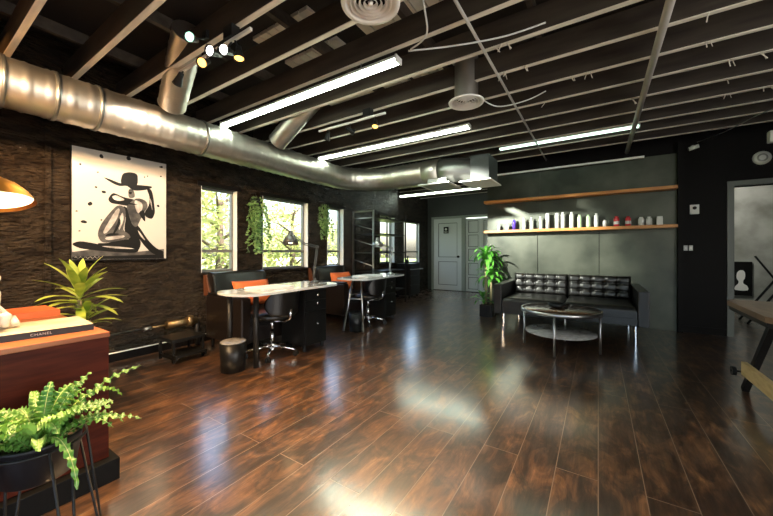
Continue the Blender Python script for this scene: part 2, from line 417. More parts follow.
# ceiling joists, each on its own, with hanging straps and nail strips
JY = [0.125 + .395 * k for k in range(-4, 22)]
strap_spots = {}
for k, y in enumerate(JY):
    x0, x1 = -4.14, RX - .01
    if y > YB - .05: x0, x1 = -4.38, -1.73
    if y > 8.8: break
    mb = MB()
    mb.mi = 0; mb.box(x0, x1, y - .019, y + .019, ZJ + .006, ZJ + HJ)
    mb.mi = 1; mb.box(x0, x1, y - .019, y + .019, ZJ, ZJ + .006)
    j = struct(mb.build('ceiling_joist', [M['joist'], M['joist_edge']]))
    if 2.4 < y < 4.5:
        s = MB()
        for q in range(random.randint(3, 5)):
            x = random.uniform(-.8, 1.6); l = random.uniform(.04, .075); a = random.uniform(-.6, .6)
            s.tube([(x, y - .015, ZJ + .01), (x + a * l, y - .02, ZJ - l * .5), (x + a * 1.6 * l, y - .03, ZJ - l)], .004, 5)
            if random.random() < .5: s.tube([(x + .02, y - .015, ZJ + .01), (x + .02 + .3 * l, y - .02, ZJ - l)], .003, 5)
        struct(s.build('nail_strip', M['joist_edge'], j))
# roof webs (dark, crossing above the joists) and the pale boards seen between them
for i in range(9):
    x = -3.6 + .8 * i
    struct(MB().box(x - .02, x + .02, -1.8, 6.0, ZJ + HJ, ZJ + HJ + .09).build('roof_beam', M['joist']))
for i, (x0, x1, y0, y1) in enumerate(((-2.6, -1.95, 1.80, 2.02), (-2.65, -2.0, 2.2, 2.42), (-1.7, -.75, 2.15, 2.5), (-2.95, -1.75, 2.95, 3.28), (-1.7, -1.1, 3.0, 3.25), (-.6, .2, 2.2, 2.4), (-1.2, -.5, 1.4, 1.6), (-2.3, -1.6, 1.0, 1.2), (-3.3, -2.6, 3.3, 3.6), (-2.0, -1.0, 3.5, 3.8))):
    mb = MB(); x = x0
    while x < x1:
        mb.box(x, x + .088, y0, y1, ZD - .03, ZD); x += .1
    struct(mb.build('roof_board', M['deck_pale']))

# ------------------------------------------------------------------ ducts
dc = thing('spiral_duct', 'long galvanised spiral air duct under the joists above the windows', 'duct', (-3.6, 1, 2.34))
def loc(o, pts): return [Vector(p) - o.location for p in pts]
ZC = 2.345; RD = .18
path = [(-3.6, y, ZC) for y in [-1.6 + .02 * i for i in range(int((3.85 + 1.6) / .02) + 1)]]
cx, cy, rr = -2.9, 3.9, .70
for i in range(1, 46):
    a = PI - (PI / 2) * i / 45; path.append((cx + rr * math.cos(a), cy + rr * math.sin(a), ZC))
path += [(-2.9 + .02 * i, 4.6, ZC) for i in range(1, 33)]
rad = [RD + (.006 if i % 6 == 0 else 0) for i in range(len(path))]
MB().tube(loc(dc, path), rad, 36).build('spiral_pipe', M['galv'], dc)
for y in (.98, .72, .45, 1.85):
    MB().tube(loc(dc, [(-3.6, y - .012, ZC), (-3.6, y + .012, ZC)]), RD + .01, 36).build('joint_band', M['galv_dark'], dc)
MB().tube(loc(dc, [(-2.26, 4.6, ZC), (-2.0, 4.6, ZC)]), RD + .006, 36).build('sleeve', M['galv'], dc)
MB().tube(loc(dc, [(-2.0, 4.6, ZC), (-1.86, 4.60, ZC - .01), (-1.72, 4.63, ZC - .02), (-1.58, 4.69, ZC - .025), (-1.5, 4.73, ZC - .03)]), [RD, RD, RD - .005, RD - .01, RD - .015], 36).build('elbow', M['galv_dark'], dc)
mb = MB(); mb.box(-1.52, -1.26, 4.52, 4.98, ZC - .22, ZC + .13, Matrix.Translation(-dc.location)); mb.build('plenum_box', M['galv_box'], dc)
MB().box(-1.66, -1.22, 4.46, 5.04, ZC - .235, ZC - .22, Matrix.Translation(-dc.location)).build('flange', M['white_paint'], dc)
MB().box(-2.15, -1.86, 4.45, 4.75, ZC - .22, ZC - .14, Matrix.Translation(-dc.location)).build('boot', M['galv_dark'], dc)
g = MB().box(-2.27, -1.78, 4.36, 4.86, ZC - .232, ZC - .22, Matrix.Translation(-dc.location)).build('grille_frame', M['white_paint'], dc)
s = MB()
for i in range(8): s.box(-2.22, -1.83, 4.41 + .052 * i, 4.445 + .052 * i, ZC - .238, ZC - .231, Matrix.Translation(-dc.location))
s.build('slats', M['galv'], g)
def branch(label, p0, p1, r=.115):
    P0, P1 = Vector(p0), Vector(p1); n = 40
    mb = MB(); mb.tube([P0.lerp(P1, i / n) - P0 for i in range(n + 1)], [r + (.004 if i % 8 == 0 else 0) for i in range(n + 1)], 24)
    b = tag(mb.build('branch_duct', M['galv']), label, 'duct'); b.location = P0; return b
branch('short spiral branch duct rising from main duct beside spotlight track', (-3.42, 1.50, 2.53), (-2.72, 1.315, 2.86))
branch('short spiral branch duct rising from main duct between the two long light fixtures', (-3.42, 2.72, 2.52), (-2.78, 2.69, 2.86))

# round ceiling diffusers on their necks
def diffuser(label, x, y, z, r):
    t = thing('round_diffuser', label, 'air vent', (x, y, z), 0, 'round ceiling diffusers')
    MB().lathe([(r * .55, .03), (r * .6, .03), (r, .0), (r * .98, -.012), (r * .80, -.008), (r * .78, .004), (r * .56, .02)], 40).build('rim', M['white_paint'], t)
    mb = MB()
    for k in (.64, .485, .33, .175):
        mb.lathe([(r * k, .006), (r * (k + .065), -.010), (r * (k + .075), -.006), (r * (k + .012), .012)], 36)
    mb.lathe([(0, -.012), (r * .07, -.012), (r * .09, .006), (0, .006)], 20)
    mb.build('cones', M['white_paint'], t)
    MB().lathe([(r * .66, .03), (r * .66, .40)], 32).build('neck', M['galv'], t)
    MB().lathe([(0, .035), (r * .56, .035)], 24).build('throat', M['black_wall'], t)
    return t
diffuser('large round white ceiling diffuser cut by top edge of the photo', -1.06, 1.47, 2.50, .165)
diffuser('round white ceiling diffuser with short neck near the middle of the ceiling', -1.02, 2.92, 2.50, .16)

# ------------------------------------------------------------------ light fixtures
def fluoro(label, x0, x1, y, z, name='fluorescent_light', lens_mat='tube', group='long fluorescent fixtures'):
    t = thing(name, label, 'ceiling light', ((x0 + x1) / 2, y, z), 0, group); h = (x1 - x0) / 2
    mb = MB(); pr = [(-.045, .013), (-.036, .038), (.036, .038), (.045, .013)]
    mb.prism([(q[0], q[1]) for q in pr], -h, h, Matrix(((0, 0, 1, 0), (1, 0, 0, 0), (0, 1, 0, 0), (0, 0, 0, 1))))
    mb.box(-h - .012, -h, -.043, .043, -.008, .040).box(h, h + .012, -.043, .043, -.008, .040)
    mb.build('housing', M['white_paint'], t)
    lens = [(-.031, .012), (-.020, -.010), (.020, -.010), (.031, .012)]
    MB().prism(lens, -h + .004, h - .004, Matrix(((0, 0, 1, 0), (1, 0, 0, 0), (0, 1, 0, 0), (0, 0, 0, 1)))).build('lens', M[lens_mat], t)
    for x in (-h * .7, h * .7): MB().tube([(x, 0, .038), (x, 0, ZJ + .02 - z)], .004, 6).build('hanger', M['galv_dark'], t)
    return t
fluoro('long lit fluorescent fixture nearest the round diffuser at top', -3.58, -1.27, 2.11, 2.552)
fluoro('long lit fluorescent fixture beside the bend of the big duct', -3.60, -1.25, 3.67, 2.552)
fluoro('fluorescent fixture glowing close under the joists before the bottle wall', -1.24, .42, 5.07, 2.665, lens_mat='tube_dim')
fluoro('slim fluorescent strip over the hall by the grey doors', -4.15, -2.15, 7.05, 2.50)
fluoro('added fill fluorescent fixture out of view at the right', .8, 2.8, .9, 2.56)  # out-of-view fixture, added to brighten the room
# slim white rail along the head of the green wall
tag(MB().box(-1.53, .56, 5.985, 6.015, 2.485, 2.512).build('curtain_rail', M['white_paint']), 'slim pale rail along top of green wall above the shelves', 'rail')

def spot_head(t, x, aim, bulb, dy=0, zz=-.075):
    a = Vector(aim).normalized(); p = Vector((x, dy, zz))
    h = MB(); h.lathe([(0, -.055), (.018, -.055), (.022, -.02), (.032, .03), (.038, .045), (.034, .045), (.026, .022), (0, .022)], 18, align(p, a)); o = h.build('spot_head', M['black_metal'], t)
    MB().tube([(x, 0, 0), (x, dy * .6, -.03), tuple(p - a * .03)], .006, 8).build('stem', M['black_metal'], o)
    MB().lathe([(0, .024), (.028, .024), (.030, .036), (0, .039)], 16, align(p, a)).build('bulb', bulb, o)
    return p, a
def spotlight(name, loc_, aim, col, power, size=1.0):
    l = bpy.data.lights.new(name, 'SPOT'); l.energy = power; l.color = col; l.spot_size = size; l.spot_blend = .6; l.shadow_soft_size = .04
    o = bpy.data.objects.new(name, l); C.objects.link(o); o.location = loc_; o.rotation_euler = Vector(aim).to_track_quat('-Z', 'Y').to_euler(); return o
def track(label, x0, x1, y, z, heads):
    t = thing('track_light', label, 'spotlight track', ((x0 + x1) / 2, y, z), 0, 'spotlight tracks'); h = (x1 - x0) / 2
    MB().box(-h, h, -.009, .009, 0, .020).build('rail', M['white_paint'], t)
    MB().box(.20, .30, -.03, .03, .021, ZJ - z).build('canopy', M['black_metal'], t)
    for x, aim, bulb, col, pw, *dy in heads:
        p, a = spot_head(t, x - (x0 + x1) / 2, aim, M[bulb], *dy)
        if pw: spotlight('spot_lamp', Vector(t.location) + p + a * .06, a, col, pw, .62 if a.y > .8 else 1.25)
WARM, COOL = (1, .62, .28), (.8, 1, .93)
track('spotlight track with lit amber and white heads above the big portrait', -2.82, -1.88, 1.29, 2.55,
      [(-2.76, (-1.3, .10, -.95), 'bulb_soft', (1, .84, .66), 18, -.03), (-2.36, (.45, -.75, -.6), 'bulb_warm', WARM, 40, -.045), (-2.19, (.3, -1, -.25), 'bulb_soft', (1, .9, .8), 0, -.07), (-2.10, (.35, -.9, -.3), 'bulb_soft', (1, .9, .8), 0, -.03), (-2.06, (.2, -.1, -1), 'bulb_warm', WARM, 50, .03)])
t = thing('spotlight', 'single spotlight with cool white glow on joist above the track', 'spotlight', (-2.375, 1.27, 2.66))
MB().box(-.03, .03, -.02, .0, -.008, .05).build('clamp', M['black_metal'], t)
spot_head(t, 0, (.55, -.8, -.35), M['bulb_cool'], -.10, -.05)
track('added unseen spotlight track over the reception desk', -2.9, -1.9, -.45, 2.55,  # track added out of view to warm the duct and left wall
      [(-2.7, (-1, .35, -.12), 'bulb_warm', (1, .46, .13), 26), (-2.4, (-.9, 1.1, -.75), 'bulb_warm', (1, .62, .30), 48), (-2.1, (-1.6, 1.6, -1.2), 'bulb_warm', (1, .66, .34), 40)])
track('small spotlight track with three heads between the long fixtures', -2.80, -1.85, 2.83, 2.55,
      [(-2.66, (-.5, .2, -1), 'black_metal', WARM, 0), (-2.32, (.46, 1, -.43), 'bulb_soft', (.98, 1, .86), 210), (-1.98, (.2, -.4, -1), 'bulb_warm', WARM, 30)])

# conduits and cables
tag(MB().tube([(-.715, -1.7, 2.62), (-.715, 5.9, 2.62)], .011, 8).build('conduit', M['conduit']), 'thin steel conduit running under joists past the small diffuser', 'pipe')
tag(MB().tube([(.36, -1.7, 2.61), (.36, 6.06, 2.61)], .026, 12).build('conduit', M['conduit']), 'thick steel conduit running under joists towards the bottle wall', 'pipe')
def cable(label, pts, m='white_plastic', r=.006):
    P = [Vector(p) for p in pts]; out = []
    for i in range(len(P) - 1):
        a, b, c, d = P[max(i - 1, 0)], P[i], P[i + 1], P[min(i + 2, len(P) - 1)]
        for k in range(8):
            t = k / 8; out.append(.5 * ((2 * b) + (c - a) * t + (2 * a - 5 * b + 4 * c - d) * t * t + (3 * b - a - 3 * c + d) * t ** 3))
    out.append(P[-1])
    tag(MB().tube(out, r, 6).build('cable', M[m]), label, 'cable')
cable('white cable looping down from joists beside the first long fixture', [(-.75, 1.55, 2.72), (-.86, 1.72, 2.62), (-.95, 1.95, 2.56), (-1.12, 2.04, 2.56)])
cable('white cable slung level across joists towards the small diffuser', [(-1.15, 2.06, 2.57), (-.85, 2.2, 2.58), (-.55, 2.35, 2.62), (-.3, 2.45, 2.68)])
cable('pale cable sagging beside thin conduit past the small diffuser', [(-1.0, 3.2, 2.66), (-.85, 3.35, 2.58), (-.6, 3.42, 2.60), (-.42, 3.45, 2.66)])
cable('thin cable strung from camera towards right edge under joists', [(1.12, 5.97, 2.60), (1.3, 5.6, 2.59), (1.5, 5.2, 2.63), (1.75, 4.9, 2.64)], 'steel', .005)

# ------------------------------------------------------------------ sofa wall: shelves, bottles, fittings
def wall_shelf(label, z):
    o = MB().box(-1.735, .915, 5.90, YB - .033, z - .045, z, bev=.003).build('wall_shelf', M['orange_wood'])
    tag(o, label, 'shelf', 'wooden wall shelves')
wall_shelf('long orange wood wall shelf, upper one without bottles', 2.035)
wall_shelf('long orange wood wall shelf, lower one carrying bottles', 1.50)
ZS = 1.501
def bottle(x, h, r, kind, body, cap, label, y=5.975):
    t = thing('bottle', label, 'bottle', (x, y, ZS), 0, 'bottles on the lower shelf')
    if kind == 'tall':
        MB().lathe([(0, 0), (r * .95, 0), (r, .004), (r, h * .80), (r * .9, h * .86), (r * .5, h * .885), (0, h * .885)], 18).build('body', M[body], t)
        MB().lathe([(0, h * .885), (r * .62, h * .885), (r * .58, h), (0, h)], 16).build('cap', M[cap], t)
    elif kind == 'straight':
        MB().lathe([(0, 0), (r, 0), (r, h * .93), (r * .96, h * .935), (0, h * .935)], 18).build('body', M[body], t)
        MB().lathe([(0, h * .935), (r * .93, h * .935), (r * .93, h), (0, h)], 18).build('cap', M[cap], t)
    elif kind == 'jar':
        MB().lathe([(0, 0), (r, 0), (r, h * .74), (r * .86, h * .84), (r * .55, h * .86), (0, h * .86)], 18).build('body', M[body], t)
        MB().lathe([(0, h * .86), (r * .62, h * .86), (r * .62, h), (0, h)], 16).build('cap', M[cap], t)
    elif kind == 'pump':
        MB().lathe([(0, 0), (r, 0), (r, h * .58), (r * .6, h * .68), (r * .34, h * .70), (0, h * .70)], 18).build('body', M[body], t)
        MB().lathe([(0, h * .70), (r * .38, h * .70), (r * .38, h * .8), (r * .15, h * .8), (r * .15, h * .93), (0, h * .93)], 12).box(-r * .25, r * .8, -r * .2, r * .2, h * .93, h).build('pump', M[cap], t)
    elif kind == 'box':
        MB().box(-r, r, -r * .8, r * .8, 0, h * .86, bev=.004).build('body', M[body], t)
        MB().box(-r * .9, r * .9, -r * .7, r * .7, h * .86, h, bev=.003).build('cap', M[cap], t)
W = 'white_plastic'
BT = [(-1.489, .139, .026, 'pump', W, W, 'small white pump bottle at left end of lower shelf, above plant'),
      (-1.342, .146, .026, 'pump', W, W, 'small white pump bottle directly left of the violet bottle'),
      (-1.229, .180, .031, 'jar', 'purple', 'purple', 'violet bottle on the lower shelf, the only violet one'),
      (-1.069, .200, .024, 'tall', W, W, 'white tapered bottle directly right of the violet bottle'),
      (-.950, .202, .024, 'tall', W, W, 'white tapered bottle, second to the right of the violet bottle'),
      (-.810, .208, .024, 'tall', W, W, 'white tapered bottle just left of the four tallest white bottles'),
      (-.704, .257, .029, 'straight', W, W, 'tall straight white bottle, first of the four tallest from left'),
      (-.563, .249, .029, 'straight', W, W, 'tall straight white bottle, second of the four tallest from left'),
      (-.481, .260, .028, 'tall', W, W, 'tall white bottle, third of the four tallest from left'),
      (-.357, .252, .029, 'tall', W, W, 'tall white bottle directly left of the two pale green bottles'),
      (-.250, .204, .027, 'tall', 'mint', 'mint', 'pale green bottle on the lower shelf, left one of two'),
      (-.132, .198, .027, 'tall', 'mint', 'mint', 'pale green bottle on the lower shelf, right one of two'),
      (-.027, .212, .028, 'tall', W, W, 'slim white bottle directly right of the two pale green bottles'),
      (.083, .150, .026, 'pump', W, 'black_plastic', 'small white bottle with black pump left of the red bottles'),
      (.231, .151, .036, 'jar', 'red', 'red', 'red bottle on the lower shelf, left one of two'),
      (.369, .141, .036, 'jar', 'red', 'red', 'red bottle on the lower shelf, right one of two'),
      (.523, .122, .037, 'jar', W, W, 'squat white jar directly right of the red bottles'),
      (.611, .123, .036, 'jar', W, W, 'squat white jar second to the right of the red bottles'),
      (.729, .121, .033, 'box', W, W, 'white square-sided container at right end of lower shelf')]
for b in BT: bottle(*b)
for o in [o for o in bpy.data.objects if o.name.startswith('bottle') and o['label'].startswith('red bottle')]:
    MB().lathe([(.0368, .03), (.0368, .075)], 18).build('paper_label', M[W], o)

t = thing('thermostat', 'small white thermostat on black wall right of the shelves', 'thermostat', (1.113, YB - .001, 1.705))
MB().box(-.048, .048, -.025, 0, -.065, .065, bev=.005).build('case', M['white_plastic'], t)
MB().lathe([(0, 0), (.022, 0), (.022, .005), (0, .005)], 16, align((0, -.0255, .018), (0, -1, 0))).build('dial', M['black_plastic'], t)
for x, lb in ((1.024, 'white light switch under thermostat, left one of the pair'), (1.078, 'white light switch under thermostat, right one of the pair')):
    t = thing('light_switch', lb, 'light switch', (x, YB - .001, 1.173), 0, 'light switches')
    MB().box(-.021, .021, -.008, 0, -.036, .036, bev=.003).build('plate', M['white_plastic'], t)
    MB().box(-.007, .007, -.016, -.0085, -.014, .014, bev=.002).build('rocker', M['white_paint'], t)
t = thing('smoke_detector', 'round white alarm disc on black wall above the doorway', 'smoke alarm', (1.75, YB - .001, 2.318))
A = align((0, 0, 0), (0, -1, 0))
MB().lathe([(0, 0), (.085, 0), (.085, .012), (.062, .03), (0, .03)], 28, A).build('body', M['white_plastic'], t)
MB().lathe([(.032, .0305), (.042, .036), (.05, .0305)], 24, A).build('ring', M['galv_dark'], t)
t = thing('security_camera', 'small pale bullet camera at top of black wall', 'camera', (1.10, YB - .001, 2.565))
MB().lathe([(0, 0), (.03, 0), (.03, .012), (0, .012)], 16, A).build('bracket', M['white_paint'], t)
MB().tube([(0, -.012, 0), (0, -.05, -.01)], .012, 8).tube([(-.05, -.05, -.03), (.05, -.06, .0)], .026, 12).build('body', M['white_paint'], t)
MB().tube([(-.058, -.049, -.032), (-.050, -.05, -.0302)], .022, 12).build('lens', M['black_plastic'], t)
t = thing('junction_box', 'white rounded box under the joists at right edge', 'electrical box', (1.53, 5.0, 2.31))
MB().box(-.05, .05, -.04, .04, -.06, .06, bev=.012).build('case', M['white_plastic'], t)
MB().tube([(0, 0, .06), (0, 0, .37)], .008, 8).build('drop_rod', M['steel'], t)

# ------------------------------------------------------------------ sofa, coffee table, corn plant
sf = thing('sofa', 'black tufted leather sofa on chrome legs against green wall', 'sofa', (-.385, 5.0, 0))
MB().box(-.775, .775, -.18, .95, .24, .335, bev=.008).build('base_rail', M['leather'], sf)
MB().box(-.775, .775, .80, 1.0, .30, .68, bev=.02).build('back_panel', M['leather'], sf)
for sx in (-1, 1):
    x = sx * .83; MB().box(x - .055, x + .055, -.20, .98, .235, .655, bev=.012).build('armrest', M['leather'], sf)
def cushion(x0, x1, y0, y1, z0, z1, r=.035, nx=1, ny=1, tuft=0, axis='z', m='leather', name='cushion', par=None, mtx=None):
    """padded block; axis = the padded face ('z' up or 'y' towards the viewer, -y) with button tufts"""
    mb = MB(); NX, NY = max(12, nx * 8), max(8, ny * 8)
    W_, H_ = x1 - x0, (y1 - y0 if axis == 'z' else z1 - z0); D_ = (z1 - z0 if axis == 'z' else y1 - y0)
    def prof(u, v):
        e = min(u, W_ - u, v, H_ - v); q = min(1, e / r); h = D_ * (.62 + .38 * math.sqrt(max(0, 1 - (1 - q) ** 2)))
        if tuft:
            fx = (u / W_ * nx) % 1; fy = (v / H_ * ny) % 1
            gx = abs(fx - round(fx)); gy = abs(fy - round(fy))           # 0 on the seams
            ex, ey = (u / W_ * nx), (v / H_ * ny)
            sx_ = 0 < round(ex) < nx; sy_ = 0 < round(ey) < ny
            if sx_: h -= tuft * .75 * max(0, 1 - gx / .16) ** 1.5
            if sy_: h -= tuft * .55 * max(0, 1 - gy / .18) ** 1.5
            if sx_ and sy_: h -= tuft * .9 * max(0, 1 - math.hypot(gx, gy) / .3)
        else:
            h += .012 * math.sin(PI * u / W_) * math.sin(PI * v / H_)
        return h
    def P(u, v, h):
        p = Vector((x0 + u, y0 + v, z0 + h)) if axis == 'z' else Vector((x0 + u, y1 - h, z0 + v))
        return mtx @ p if mtx is not None else p
    us = sorted(set([0, W_] + [W_ * i / NX for i in range(NX + 1)] + [r * k / 3 for k in (1, 2, 3)] + [W_ - r * k / 3 for k in (1, 2, 3)]))
    vs = sorted(set([0, H_] + [H_ * i / NY for i in range(NY + 1)] + [r * k / 3 for k in (1, 2, 3)] + [H_ - r * k / 3 for k in (1, 2, 3)]))
    top = [[mb.bm.verts.new(P(u, v, prof(u, v))) for v in vs] for u in us]
    bot = [[mb.bm.verts.new(P(u, v, 0)) for v in (vs[0], vs[-1])] for u in (us[0], us[-1])]
    for i in range(len(us) - 1):
        for j in range(len(vs) - 1): mb._f([top[i][j], top[i + 1][j], top[i + 1][j + 1], top[i][j + 1]], True)
    a, b, c, d = bot[0][0], bot[1][0], bot[1][1], bot[0][1]
    mb._f([a, d, c, b])
    mb._f([a, b] + [top[i][0] for i in range(len(us) - 1, -1, -1)]); mb._f([d] + [top[i][-1] for i in range(len(us))] + [c])
    mb._f([a] + [top[0][j] for j in range(len(vs))] + [d]); mb._f([b, c] + [top[-1][j] for j in range(len(vs) - 1, -1, -1)])
    return mb.build(name, M[m], par)
for sx in (-1, 1):
    a, b = (-.77, -.004) if sx < 0 else (.004, .77)
    cushion(a, b, -.19, .62, .335, .465, .05, name='seat_cushion', par=sf)
    Mx = T(0, .66, .445) @ Matrix.Rotation(-.14, 4, 'X') @ T(0, -.66, -.445)
    bc = cushion(a, b, .57, .74, .445, .775, .05, 5, 3, .035, 'y', name='back_cushion', par=sf, mtx=Mx)
    w = b - a; btn = MB()
    for i in range(1, 5):
        for j in (1, 2):
            p = Mx @ Vector((a + w * i / 5, .74 - .125, .445 + .33 * j / 3)); btn.ball(p, .011, 8, (1, .6, 1))
    btn.build('buttons', M['leather'], bc)
for x in (-.755, .755):
    for y in (-.17, .90): MB().cyl(x, y, 0, .24, .022, 14).build('leg', M['chrome'], sf)

ct = thing('coffee_table', 'round two-tier coffee table with dark top before sofa', 'coffee table', (-.372, 4.272, 0))
MB().lathe([(0, .435), (.40, .435), (.405, .44), (.405, .455), (.40, .46), (0, .46)], 56).build('tabletop', M['dark_wood'], ct)
MB().lathe([(.405, .425), (.42, .425), (.42, .462), (.405, .462)], 56).build('rim', M['steel'], ct)
MB().lathe([(0, .185), (.365, .185), (.37, .19), (.37, .20), (0, .203)], 48).build('shelf', M['grey_stone'], ct)
for k in range(4):
    a = -PI / 2 + math.radians(33 - 8) - math.radians(25) + k * PI / 2 - .05
    x, y = .392 * math.cos(a), .392 * math.sin(a)
    MB().tube([(x, y, 0), (x, y, .43)], .012, 12).build('leg', M['steel'], ct)
bw = thing('bowl', 'small black bowl on the coffee table', 'bowl', (-.41, 4.33, .4615))
MB().lathe([(0, 0), (.06, 0), (.085, .018), (.09, .045), (.082, .045), (.075, .02), (0, .012)], 28).build('basin', M['black_plastic'], bw)
MB().lathe([(.082, .045), (.090, .045), (.088, .05), (.083, .05)], 28).build('rim', M['black_metal'], bw)

def blade_arc(base, az, elev, ln, droop, n=9):
    """points of an arching leaf: starts at elev, bends down by droop"""
    p = Vector(base); pts = [p.copy()]
    for i in range(n - 1):
        e = elev - droop * (i / (n - 2)) ** 1.3
        p = p + Vector((math.cos(az) * math.cos(e), math.sin(az) * math.cos(e), math.sin(e))) * (ln / (n - 1)); pts.append(p.copy())
    return pts
def leaf_profile(n, w): return [w * max(.06, math.sin(PI * min(1, (i / (n - 1)) * .97 + .03)) ** .7) for i in range(n)]
def crown(mb, c, n, ln, w, seed, e0=.15, e1=1.35, droop=1.3, layers=.12, fold=.25):
    rnd = random.Random(seed)
    for i in range(n):
        f = i / max(1, n - 1); az = i * 2.4 + rnd.uniform(-.3, .3); el = e0 + (e1 - e0) * f + rnd.uniform(-.1, .1)
        L_ = ln * rnd.uniform(.8, 1.1) * (1 - .25 * f)
        pts = blade_arc((c[0], c[1], c[2] + layers * f), az, el, L_, droop * rnd.uniform(.7, 1.2))
        mb.strip(pts, leaf_profile(9, w * rnd.uniform(.8, 1.1)), (0, 0, 1) if el < 1.2 else (math.cos(az), math.sin(az), .3), fold)
cp = thing('corn_plant', 'tall leafy corn plant in black pot beside the sofa', 'potted plant', (-1.62, 5.74, 0))
MB().prism([(-.11, -.11), (.11, -.11), (.11, .11), (-.11, .11)], 0, .20).build('pot', M['pot_black'], cp)
MB().box(-.10, .10, -.10, .10, .2, .206).build('soil', M['soil'], cp)
MB().tube([(-.03, 0, .2), (-.032, 0, .5), (-.03, 0, .98)], .02, 10).tube([(.05, .02, .2), (.055, .02, .62)], .018, 10).tube([(-.06, -.05, .2), (-.065, -.055, .26)], .014, 10).build('cane', M['cane'], cp)
f = MB(); crown(f, (-.03, 0, .96), 28, .40, .034, 3, droop=1.9); crown(f, (.055, .02, .62), 28, .38, .034, 4, droop=1.7); crown(f, (-.065, -.055, .24), 14, .26, .03, 5, e0=.3)
f.build('foliage', M['corn'], cp, norm=False)

# ------------------------------------------------------------------ manicure stations (built once, copied once)
def desk():
    t = thing('manicure_desk', '', 'desk', (-2.80, 2.25, 0), 0, 'manicure desks')
    # waisted top, edges read off the plan
    ctrl = [(-.09, -.60), (.13, -.60), (.26, -.54), (.31, -.44), (.305, -.28), (.285, 0), (.265, .30), (.25, .58), (.20, .67), (.10, .70), (-.20, .70), (-.30, .66), (-.33, .50), (-.31, .20), (-.27, -.1), (-.24, -.36), (-.21, -.52)]
    out = []
    n = len(ctrl)
    for i in range(n):
        a, b, c, d = [Vector((*ctrl[(i + k) % n], 0)) for k in (-1, 0, 1, 2)]
        for k in range(4):
            q = k / 4; out.append(.5 * ((2 * b) + (c - a) * q + (2 * a - 5 * b + 4 * c - d) * q * q + (3 * b - a - 3 * c + d) * q ** 3))
    MB().prism([(p.x, p.y) for p in out], .728, .75).build('tabletop', M['tabletop'], t)
    s = MB()
    for x, y in ((.0, .36), (.0, .6), (-.3, .36)): s.tube([(x, y, .69), (x, y, .728)], .012, 10)
    s.build('spacer', M['chrome'], t)
    c = MB().box(-.32, .06, .29, .63, .06, .69, bev=.004).build('cabinet', M['black_plastic'], t)
    for z0, z1, kz in ((.57, .68, .625), (.45, .565, .535), (.07, .445, .30)):
        dw = MB().box(.061, .077, .30, .62, z0, z1, bev=.003).build('drawer', M['black_plastic'], t)
        k = MB(); k.tube([(.077, .46, kz), (.09, .46, kz)], .006, 8); k.ball((.096, .46, kz), .014, 10); k.build('knob', M['chrome'], dw)
    for x in (-.29, .03):
        for y in (.32, .60): MB().cyl(x, y, 0, .06, .02, 12).build('foot', M['black_metal'], t)
    return t
dk = desk(); dk['label'] = 'white topped manicure desk with black legs nearest the portrait'
dk2 = copy_tree(dk); dk2.location = (-2.93, 4.06, 0); dk2['label'] = 'white topped manicure desk with splayed silver legs before the rack'
for x, y, tx in ((.02, -.29, .02), (-.24, -.40, -.24)):
    MB().tube([(x, y, 0), (tx, y + .0, .728)], .026, 12).build('leg', M['black_metal'], dk)
for a, b in (((.19, -.44), (.10, -.36)), ((-.11, -.50), (-.02, -.40))):
    MB().tube([(a[0], a[1], 0), (b[0], b[1], .728)], .015, 12).build('leg', M['steel'], dk2)
MB().tube([(.135, -.39, .45), (-.05, -.44, .45)], .011, 10).build('crossbar', M['steel'], dk2)

def pad(label, x, y):
    t = thing('towel', label, 'towel', (x, y, .7505), 0, 'folded towels on the desks')
    MB().box(-.15, .15, -.19, .19, 0, .012, bev=.004).build('lower_fold', M['pad'], t)
    MB().box(-.145, .145, -.19, .185, .0125, .022, bev=.004).build('upper_fold', M['pad'], t)
pad('folded white towel on the nearer manicure desk', -2.78, 2.12)
pad('folded white towel on the farther manicure desk', -2.90, 3.95)

